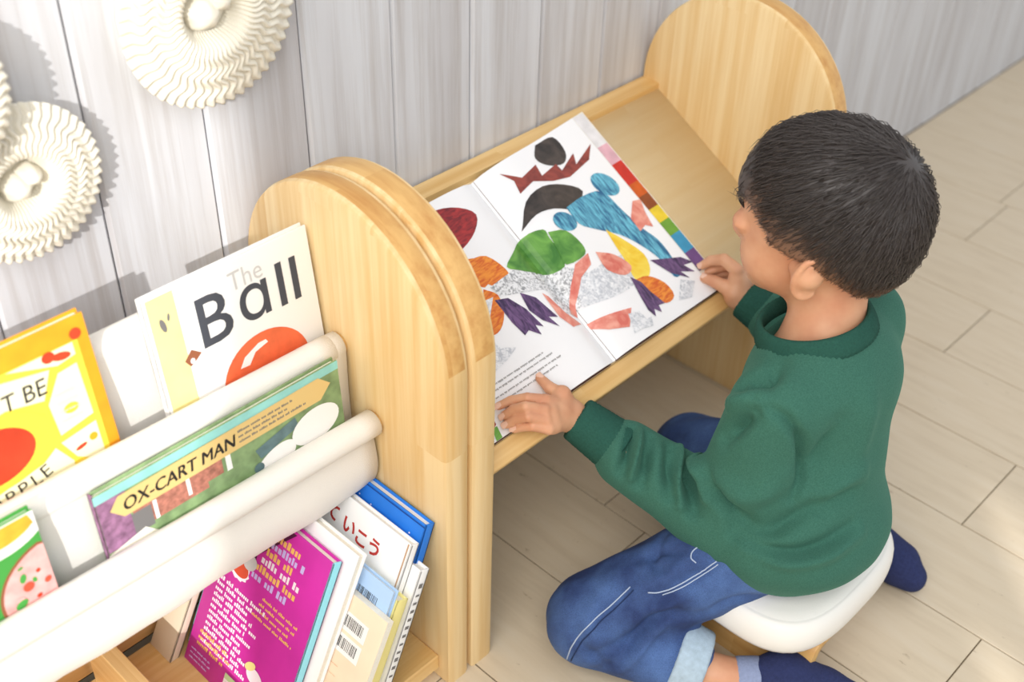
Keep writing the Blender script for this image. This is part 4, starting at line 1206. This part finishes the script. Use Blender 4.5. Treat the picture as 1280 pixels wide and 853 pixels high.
# --- jeans
def denim_mat():
    m, N, L, b = new_mat('blue_denim')
    tc = N.new('ShaderNodeTexCoord')
    n = N.new('ShaderNodeTexNoise'); n.inputs['Scale'].default_value = 14; n.inputs['Detail'].default_value = 5
    L.new(tc.outputs['Object'], n.inputs['Vector'])
    cr = N.new('ShaderNodeValToRGB'); e = cr.color_ramp.elements
    e[0].position = 0.36; e[0].color = srgb(34, 54, 102); e[1].position = 0.68; e[1].color = srgb(78, 110, 166)
    L.new(n.outputs['Fac'], cr.inputs[0])
    n2 = N.new('ShaderNodeTexNoise'); n2.inputs['Scale'].default_value = 900; n2.inputs['Detail'].default_value = 2
    L.new(tc.outputs['Object'], n2.inputs['Vector'])
    mx = N.new('ShaderNodeMixRGB'); mx.blend_type = 'OVERLAY'; mx.inputs[0].default_value = 0.55
    L.new(cr.outputs[0], mx.inputs[1]); L.new(n2.outputs['Fac'], mx.inputs[2]); L.new(mx.outputs[0], b.inputs['Base Color'])
    b.inputs['Roughness'].default_value = 0.85
    bp = N.new('ShaderNodeBump'); bp.inputs['Strength'].default_value = 0.3; bp.inputs['Distance'].default_value = 0.0006
    L.new(n2.outputs['Fac'], bp.inputs['Height']); L.new(bp.outputs[0], b.inputs['Normal'])
    return m
DENIM = denim_mat()
J = Field((0.64, 0.28, 0.0), (1.18, 0.74, 0.34), 0.0036)
J.ell(PEL + [0, 0.004, -0.012], (0.108, 0.082, 0.056), k=0.02)
J.cone(PEL, PEL + [0.004, 0.012, 0.05], 0.080, 0.070, 0.02)
J.cone(HIP_L + [0, 0, -0.006], KN_L + [0.006, -0.002, 0.006], 0.061, 0.052, 0.022); J.cone(KN_L + [0.004, -0.002, 0.002], np.array([0.790, 0.454, 0.050]), 0.054, 0.044, 0.012)
J.cone(HIP_R, KN_R, 0.066, 0.050, 0.022); J.cone(KN_R, AN_R + [0, 0.02, 0.004], 0.048, 0.038, 0.012)
J.half((0, 0, 0.0012), (0, 0, -1), 0.004)
J.ell((0.947, 0.442, 0.070), (0.155, 0.150, 0.0712), None, 0.006, 'sub') if False else None
# sit flat on the seat pad
JV, JQ = J.mesh(2)
JV = JV + vnormals(JV, JQ) * (nz3(JV, 55, 1) * 0.0035 + nz3(JV, 120, 2) * 0.0012)[:, None]
JV = folds(JV, JQ, [(p_, d_ * 1.8, w_) for p_, d_, w_ in [([(830, 745), (800, 790), (742, 820)], -0.004, 0.007), ([(845, 760), (790, 805), (745, 838)], -0.005, 0.006), ([(835, 775), (800, 815), (770, 840)], 0.004, 0.006),
                    ([(870, 770), (840, 770), (810, 775)], -0.004, 0.008), ([(860, 700), (835, 720), (800, 735)], 0.003, 0.008), ([(905, 690), (880, 715), (850, 728)], -0.004, 0.007),
                    ([(960, 745), (920, 750), (880, 768)], -0.003, 0.007), ([(830, 670), (815, 700), (830, 715)], -0.003, 0.006), ([(760, 740), (740, 770), (735, 800)], 0.0025, 0.012), ([(850, 690), (825, 690), (800, 700)], -0.003, 0.006), ([(855, 742), (835, 760), (800, 772)], 0.003, 0.007), ([(720, 790), (735, 815), (760, 835)], -0.0025, 0.007)]])
jeans = mk('jeans', JV, JQ, DENIM, kid, True, kof)
# light turned-up cuffs
CUFFD = plain('light_denim_inside', (172, 192, 208), 0.9, var=0.10, scale=160, bump=0.3, bscale=700)
for kn, an, r in ((KN_L, np.array([0.797, 0.438, 0.045]), 0.041), (KN_R, AN_R + [0, 0.012, 0.002], 0.037)):
    t = nrm(an - kn); G = Field(an - 0.09, an + 0.09, 0.003)
    G.cone(an - t * 0.020 + [0, 0, 0.004], an + t * 0.006 + [0, 0, 0.002], r + 0.004, r + 0.001, 0)
    G.half(an + t * 0.016, t, 0.004); G.half(an - t * 0.022, -t, 0.004); G.half((0, 0, 0.0006), (0, 0, -1), 0.003)
    V, Q = G.mesh(1); V = V + vnormals(V, Q) * (nz3(V, 90, 5) * 0.0014)[:, None]
    mk('trouser_cuff', V, Q, CUFFD, jeans, True, kof)
# stitched seams
SEAM = plain('pale_stitching', (176, 190, 214), 0.9); SEAMD = plain('dark_seam', (34, 50, 88), 0.9)
def seam(pts, rad, mat, nm='seam', lift=0.0006):
    P, bvh = cast(JV, JQ, pts)
    if len(P) < 2: return
    C_ = catmull(P, 8) if len(P) > 2 else np.array(P)
    out = []
    for c in C_:
        h = bvh.find_nearest(Vector(c)); out.append(np.array(h[0]) + np.array(h[1]) * lift)
    V, F = tube(out, rad, 6); mk(nm, V, F, mat, jeans, True, kof)
seam([(788, 734), (765, 756), (742, 776), (720, 800), (709, 824), (703, 842)], 0.0008, SEAM)
seam([(792, 738), (770, 760), (747, 781), (726, 804), (714, 826), (707, 846)], 0.0008, SEAMD)
seam([(896, 702), (872, 718), (848, 732), (826, 740), (810, 741)], 0.0008, SEAM)
seam([(898, 706), (874, 722), (850, 736), (828, 744)], 0.0007, SEAM)
seam([(886, 684), (874, 684), (866, 690), (864, 698), (870, 704)], 0.0008, SEAM)

# --- socks
NAVY = plain('navy_knit', (44, 52, 92), 0.95, var=0.15, scale=300, bump=0.4, bscale=600); GREYK = plain('grey_blue_knit', (140, 152, 184), 0.95, var=0.08, scale=300, bump=0.4, bscale=500)
def sock(name, pts, rad, band, k=0.012):
    pts = [np.array(p, float) for p in pts]
    G = Field(np.min(pts, 0) - 0.05, np.max(pts, 0) + 0.05, 0.0028)
    G.chain(pts, rad, k); G.half((0, 0, 0.0008), (0, 0, -1), 0.004)
    V, Q = G.mesh(2); V = V + vnormals(V, Q) * (nz3(V, 110, 8) * 0.0010)[:, None]
    o = mk(name, V, Q, NAVY, kid, True, kof)
    a, b_ = pts[0], np.array(band); t = nrm(b_ - a)
    G = Field(np.minimum(a, b_) - 0.05, np.maximum(a, b_) + 0.05, 0.0026)
    G.cone(a + t * 0.004, b_, rad[0] + 0.0006, rad[0] - 0.0005, 0); G.half(b_, t, 0.002)
    V, Q = G.mesh(1); mk('sock_band', V, Q, GREYK, o, True, kof)
sock('sock', [(0.839, 0.371, 0.041), (0.857, 0.351, 0.044), (0.868, 0.338, 0.038), (0.888, 0.311, 0.027), (0.906, 0.289, 0.020)], [0.0235, 0.0285, 0.0270, 0.0245, 0.0185], (0.821, 0.392, 0.040))
sock('sock', [(1.112, 0.428, 0.044), (1.117, 0.402, 0.042), (1.120, 0.376, 0.034), (1.121, 0.348, 0.028), (1.119, 0.327, 0.022)], [0.0255, 0.030, 0.028, 0.027, 0.0195], (1.110, 0.445, 0.045))

# --- sweatshirt
def sweat_mat():
    m, N, L, b = new_mat('green_sweatshirt_fabric')
    tc = N.new('ShaderNodeTexCoord')
    n = N.new('ShaderNodeTexNoise'); n.inputs['Scale'].default_value = 700; n.inputs['Detail'].default_value = 3
    L.new(tc.outputs['Object'], n.inputs['Vector'])
    cr = N.new('ShaderNodeValToRGB'); e = cr.color_ramp.elements
    e[0].position = 0.25; e[0].color = srgb(50, 93, 80); e[1].position = 0.75; e[1].color = srgb(67, 113, 98)
    L.new(n.outputs['Fac'], cr.inputs[0]); L.new(cr.outputs[0], b.inputs['Base Color'])
    b.inputs['Roughness'].default_value = 0.92; b.inputs['Specular IOR Level'].default_value = 0.15
    b.inputs['Sheen Weight'].default_value = 0.25; b.inputs['Sheen Roughness'].default_value = 0.5; b.inputs['Sheen Tint'].default_value = srgb(120, 180, 160)
    bp = N.new('ShaderNodeBump'); bp.inputs['Strength'].default_value = 0.25; bp.inputs['Distance'].default_value = 0.0006
    L.new(n.outputs['Fac'], bp.inputs['Height']); L.new(bp.outputs[0], b.inputs['Normal'])
    return m
SWEAT = sweat_mat()
RIB = plain('green_rib_knit', (44, 86, 75), 0.95, var=0.12, scale=420, bump=0.5, bscale=420, spec=0.15)
G = Field((0.74, 0.27, 0.10), (1.24, 0.70, 0.50), 0.0034)
BOT = PEL + np.array([0.0, -0.004, -0.005])
G.cone(BOT + [0, 0.002, 0.010], NECK + [-0.004, -0.006, -0.085], 0.108, 0.092, 0.02, flat=((0, 1, 0), 1.16))
G.ell(BOT + [-0.006, -0.010, 0.006], (0.112, 0.098, 0.058), None, 0.03)
G.ell(NECK + [-0.004, -0.018, -0.055], (0.095, 0.066, 0.06), None, 0.03)
G.cone(SH_L + [0.012, 0, -0.004], NECK + [-0.018, -0.002, -0.028], 0.046, 0.046, 0.03); G.cone(SH_R + [-0.012, 0, -0.004], NECK + [0.018, -0.002, -0.028], 0.046, 0.046, 0.03)
G.cone(SH_L + [0, 0, -0.004], EL_L + [0.004, -0.002, 0.008], 0.052, 0.050, 0.008)
G.cone(EL_L + [0.002, 0.0, 0.004], WR_L + (EL_L - WR_L) * 0.34, 0.049, 0.0385, 0.008)
G.cone(SH_R, EL_R, 0.050, 0.046, 0.015); G.cone(EL_R, WR_R + (EL_R - WR_R) * 0.36, 0.046, 0.034, 0.015)
G.half(BOT + [0, 0, -0.048], (0, 0, -1), 0.006)
NC = NECK + np.array([-0.006, 0.010, -0.002])
NU = nrm(np.array([-0.06, 0.30, 1.0]))       # axis of the neck opening
G.cone(NC + NU * 0.20, NC - NU * 0.016, 0.054, 0.051, 0.006, 'sub')
SV, SQ = G.mesh(3)
SV = SV + vnormals(SV, SQ) * (nz3(SV, 30, 11) * 0.0035 + nz3(SV, 75, 12) * 0.0012)[:, None]
FL = [  # sleeve creases (grooves), ridges between them
    ([(790, 535), (784, 565), (776, 590)], -0.006, 0.006), ([(812, 545), (806, 580), (800, 605)], -0.006, 0.007), ([(800, 540), (796, 570), (790, 598)], 0.004, 0.005),
    ([(840, 560), (838, 590), (840, 620)], -0.006, 0.008), ([(862, 565), (860, 600), (866, 640)], -0.008, 0.007), ([(852, 560), (848, 600), (852, 632)], 0.005, 0.006),
    ([(878, 568), (885, 600), (905, 632), (930, 650)], -0.006, 0.008), ([(880, 556), (905, 548), (940, 520)], -0.006, 0.009), ([(872, 572), (880, 590), (884, 620)], 0.006, 0.008),
    ([(965, 512), (985, 526), (1003, 556), (1002, 590), (990, 625)], -0.006, 0.006),
    ([(905, 500), (930, 480), (960, 468)], -0.006, 0.010), ([(895, 530), (915, 505), (945, 495)], 0.005, 0.009),
    ([(920, 655), (960, 662), (1010, 640), (1060, 615)], -0.006, 0.010), ([(918, 668), (960, 690), (1010, 690), (1065, 660)], -0.006, 0.008), ([(930, 680), (980, 702), (1030, 695), (1075, 665)], 0.005, 0.008),
    ([(1010, 600), (1030, 560), (1050, 530)], -0.004, 0.010), ([(1015, 640), (1045, 610), (1075, 590)], 0.004, 0.010),
    ([(1085, 480), (1080, 540), (1070, 590)], 0.003, 0.014), ([(975, 445), (965, 470), (945, 492)], -0.003, 0.010), ([(900, 610), (940, 620), (980, 600)], 0.004, 0.014)]
FL = [(p, d * (3.2 if p[0][0] < 890 else 2.5), w) for p, d, w in FL]
SV = folds(SV, SQ, FL)
sweat = mk('sweatshirt', SV, SQ, SWEAT, kid, True, kof)
def ring(name, c, ax, ra, rb, h, th, parent, mat, n=96, ribs=0, tilt=None, flare=0.0):
    """a knitted band: tube section (width h, thickness th) swept round an oval"""
    ax = nrm(ax); u = nrm(np.cross(ax, [0, 1, 0.2])); v = np.cross(ax, u)
    V, F = [], []
    sec = [(-0.5, 0.0), (-0.42, 0.45), (-0.2, 0.55), (0, 0.6), (0.2, 0.55), (0.42, 0.45), (0.5, 0), (0.42, -0.45), (0.0, -0.55), (-0.42, -0.45)]
    for i in range(n):
        a = 2 * math.pi * i / n
        rib = 0.0007 * (1 if i % 2 else -1) if ribs else 0
        for (s_, t_) in sec:
            rr = 1 + flare * s_
            V.append(c + ax * s_ * h + (u * math.cos(a) * ra + v * math.sin(a) * rb) * rr + (u * math.cos(a) + v * math.sin(a)) * (t_ * th + (rib if t_ > 0 else 0)))
    m = len(sec)
    for i in range(n):
        for j in range(m): F.append((i * m + j, i * m + (j + 1) % m, ((i + 1) % n) * m + (j + 1) % m, ((i + 1) % n) * m + j))
    return mk(name, V, F, mat, parent, True, kof)
ring('collar', NC + NU * 0.003, NU, 0.0605, 0.0595, 0.026, 0.0065, sweat, RIB, 130, 1, flare=-0.10)
for wr, el, r in ((WR_L, EL_L, 0.0262), (WR_R, EL_R, 0.0250)):
    t = nrm(wr - el); c0 = wr - t * 0.018
    Gc = Field(c0 - 0.07, c0 + 0.07, 0.0022)
    Gc.cone(c0 - t * 0.050, c0 + t * 0.030, r + 0.006, r - 0.001, 0)
    Gc.half(c0 + t * 0.018, t, 0.003); Gc.half(c0 - t * 0.044, -t, 0.003)
    V, Q = Gc.mesh(1)
    N = vnormals(V, Q); u = nrm(np.cross(t, [0, 0, 1])); v = np.cross(t, u)
    ang = np.arctan2((V - c0) @ v, (V - c0) @ u)
    V = V + N * (0.0005 * np.sin(ang * 44))[:, None]
    mk('sleeve_cuff', V, Q, RIB, sweat, True, kof)

# --- hair: a shaped cap plus many short strands
def hair_mat():
    m, N, L, b = new_mat('black_hair')
    at = N.new('ShaderNodeAttribute'); at.attribute_name = 'fade'
    mx = N.new('ShaderNodeMixRGB'); mx.inputs[1].default_value = srgb(66, 60, 58); mx.inputs[2].default_value = srgb(150, 108, 82)
    L.new(at.outputs['Fac'], mx.inputs[0]); L.new(mx.outputs[0], b.inputs['Base Color'])
    b.inputs['Roughness'].default_value = 0.42; b.inputs['Specular IOR Level'].default_value = 0.5
    b.inputs['Anisotropic'].default_value = 0.3
    return m
HAIR = hair_mat()
K = Field(HC - 0.135, HC + 0.135, 0.003)
K.ell(H(-0.008, 0, 0.020), (0.0965, 0.0785, 0.0905), HR, 0)
K.ell(H(-0.030, 0, 0.006), (0.074, 0.074, 0.080), HR, 0.02)
K.ell(H(-0.036, 0, -0.035), (0.055, 0.052, 0.050), HR, 0.02)
_w = (slice(None),) * 3
_p = (K._pts(_w) - HC) @ HR.T
_phi = np.degrees(np.arctan2(np.abs(_p[..., 1]), _p[..., 0]))
def hairline(p): return np.interp(p, [0, 20, 38, 56, 64, 82, 98, 117, 135, 180], [0.032, 0.030, 0.036, 0.024, 0.006, 0.001, 0.000, -0.022, -0.050, -0.064])
_line = hairline(_phi)
K.f = np.maximum(K.f, ((_line - _p[..., 2]) * 0.8).astype(np.float32))
HV, HQ = K.mesh(2)
NH = vnormals(HV, HQ)
def loc(P): return (P - HC) @ HR.T
lh = loc(HV)
phv = np.degrees(np.arctan2(np.abs(lh[:, 1]), lh[:, 0]))
fade = np.clip(1.05 - (lh[:, 2] - hairline(phv)) / 0.042, 0, 1) * np.interp(phv, [0, 28, 50], [0, 0.1, 1])
VV = [HV]; FF = [tuple(int(i) for i in q) for q in HQ]; fd = [fade * 0.75]
fn = np.cross(HV[HQ[:, 2]] - HV[HQ[:, 0]], HV[HQ[:, 3]] - HV[HQ[:, 1]]); area = np.linalg.norm(fn, axis=1)
r_ = np.random.default_rng(21)
pick = r_.choice(len(HQ), 15000, p=area / area.sum())
whorl = H(-0.066, -0.004, 0.070)
cnt = len(HV)
sV, sF, sfd = [], [], []
for q in pick:
    w4 = r_.dirichlet([1, 1, 1, 1]); P = (HV[HQ[q]] * w4[:, None]).sum(0); Nn = nrm((NH[HQ[q]] * w4[:, None]).sum(0))
    l = loc(P)
    if (P - HC) @ Nn < 0: continue
    away = P - whorl; away = away - Nn * (away @ Nn); d = np.linalg.norm(away); away = nrm(away)
    sw = np.cross(Nn, away)
    dirv = nrm(away + 0.35 * sw * math.exp(-d / 0.03) - 0.25 * HR[2] * (l[2] < 0.03) + r_.normal(size=3) * 0.07)
    ph_ = math.degrees(math.atan2(abs(l[1]), l[0]))
    low = np.clip(1 - (l[2] - hairline(ph_)) / np.interp(ph_, [0, 45, 65, 110, 180], [0.04, 0.045, 0.050, 0.050, 0.045]), 0, 1) * np.interp(ph_, [0, 28, 50], [0, 0.1, 1])
    if r_.random() < low * 0.45: continue
    Ls = (0.034 * (1 - low) + 0.008 * low) * r_.uniform(0.7, 1.25)
    front = l[0] > 0.055 and l[2] > 0.0
    if front: Ls *= 0.6
    if l[0] > 0.078: continue
    base = P - Nn * 0.001
    lift = r_.uniform(0.0, 0.10) * (1 - 0.6 * low)
    pts = [base, base + dirv * Ls * 0.5 + Nn * Ls * (lift + 0.04), base + dirv * Ls + Nn * Ls * (lift - 0.08) ]
    pts[1] = pts[1] - Nn * (Ls * 0.5) ** 2 / 0.15; pts[2] = pts[2] - Nn * Ls ** 2 / 0.16
    if front: pts[2] = pts[2] - HR[2] * 0.006; pts[1] = pts[1] - HR[2] * 0.002 - HR[0] * 0.001
    wd = (0.0007 * (1 - low) + 0.00035 * low) * r_.uniform(0.7, 1.2)
    side = np.cross(dirv, Nn)
    b0 = cnt + len(sV)
    for i, p in enumerate(pts[:2]):
        ww = wd * (1, 0.85)[i]
        sV += [p + side * ww, p - side * ww, p + Nn * ww * 0.9]
    sV.append(pts[2])
    for k_ in range(3):
        k2 = (k_ + 1) % 3
        sF += [(b0 + k_, b0 + k2, b0 + 3 + k2, b0 + 3 + k_), (b0 + 3 + k_, b0 + 3 + k2, b0 + 6)]
    sfd += [low * 0.55 * r_.uniform(0.3, 1)] * 7
hair = mk('hair', np.concatenate([HV, np.array(sV)]), FF + sF, HAIR, body, True, kof)
at = hair.data.attributes.new('fade', 'FLOAT', 'POINT'); at.data.foreach_set('value', np.concatenate([fd[0], np.array(sfd)]).astype(np.float32))
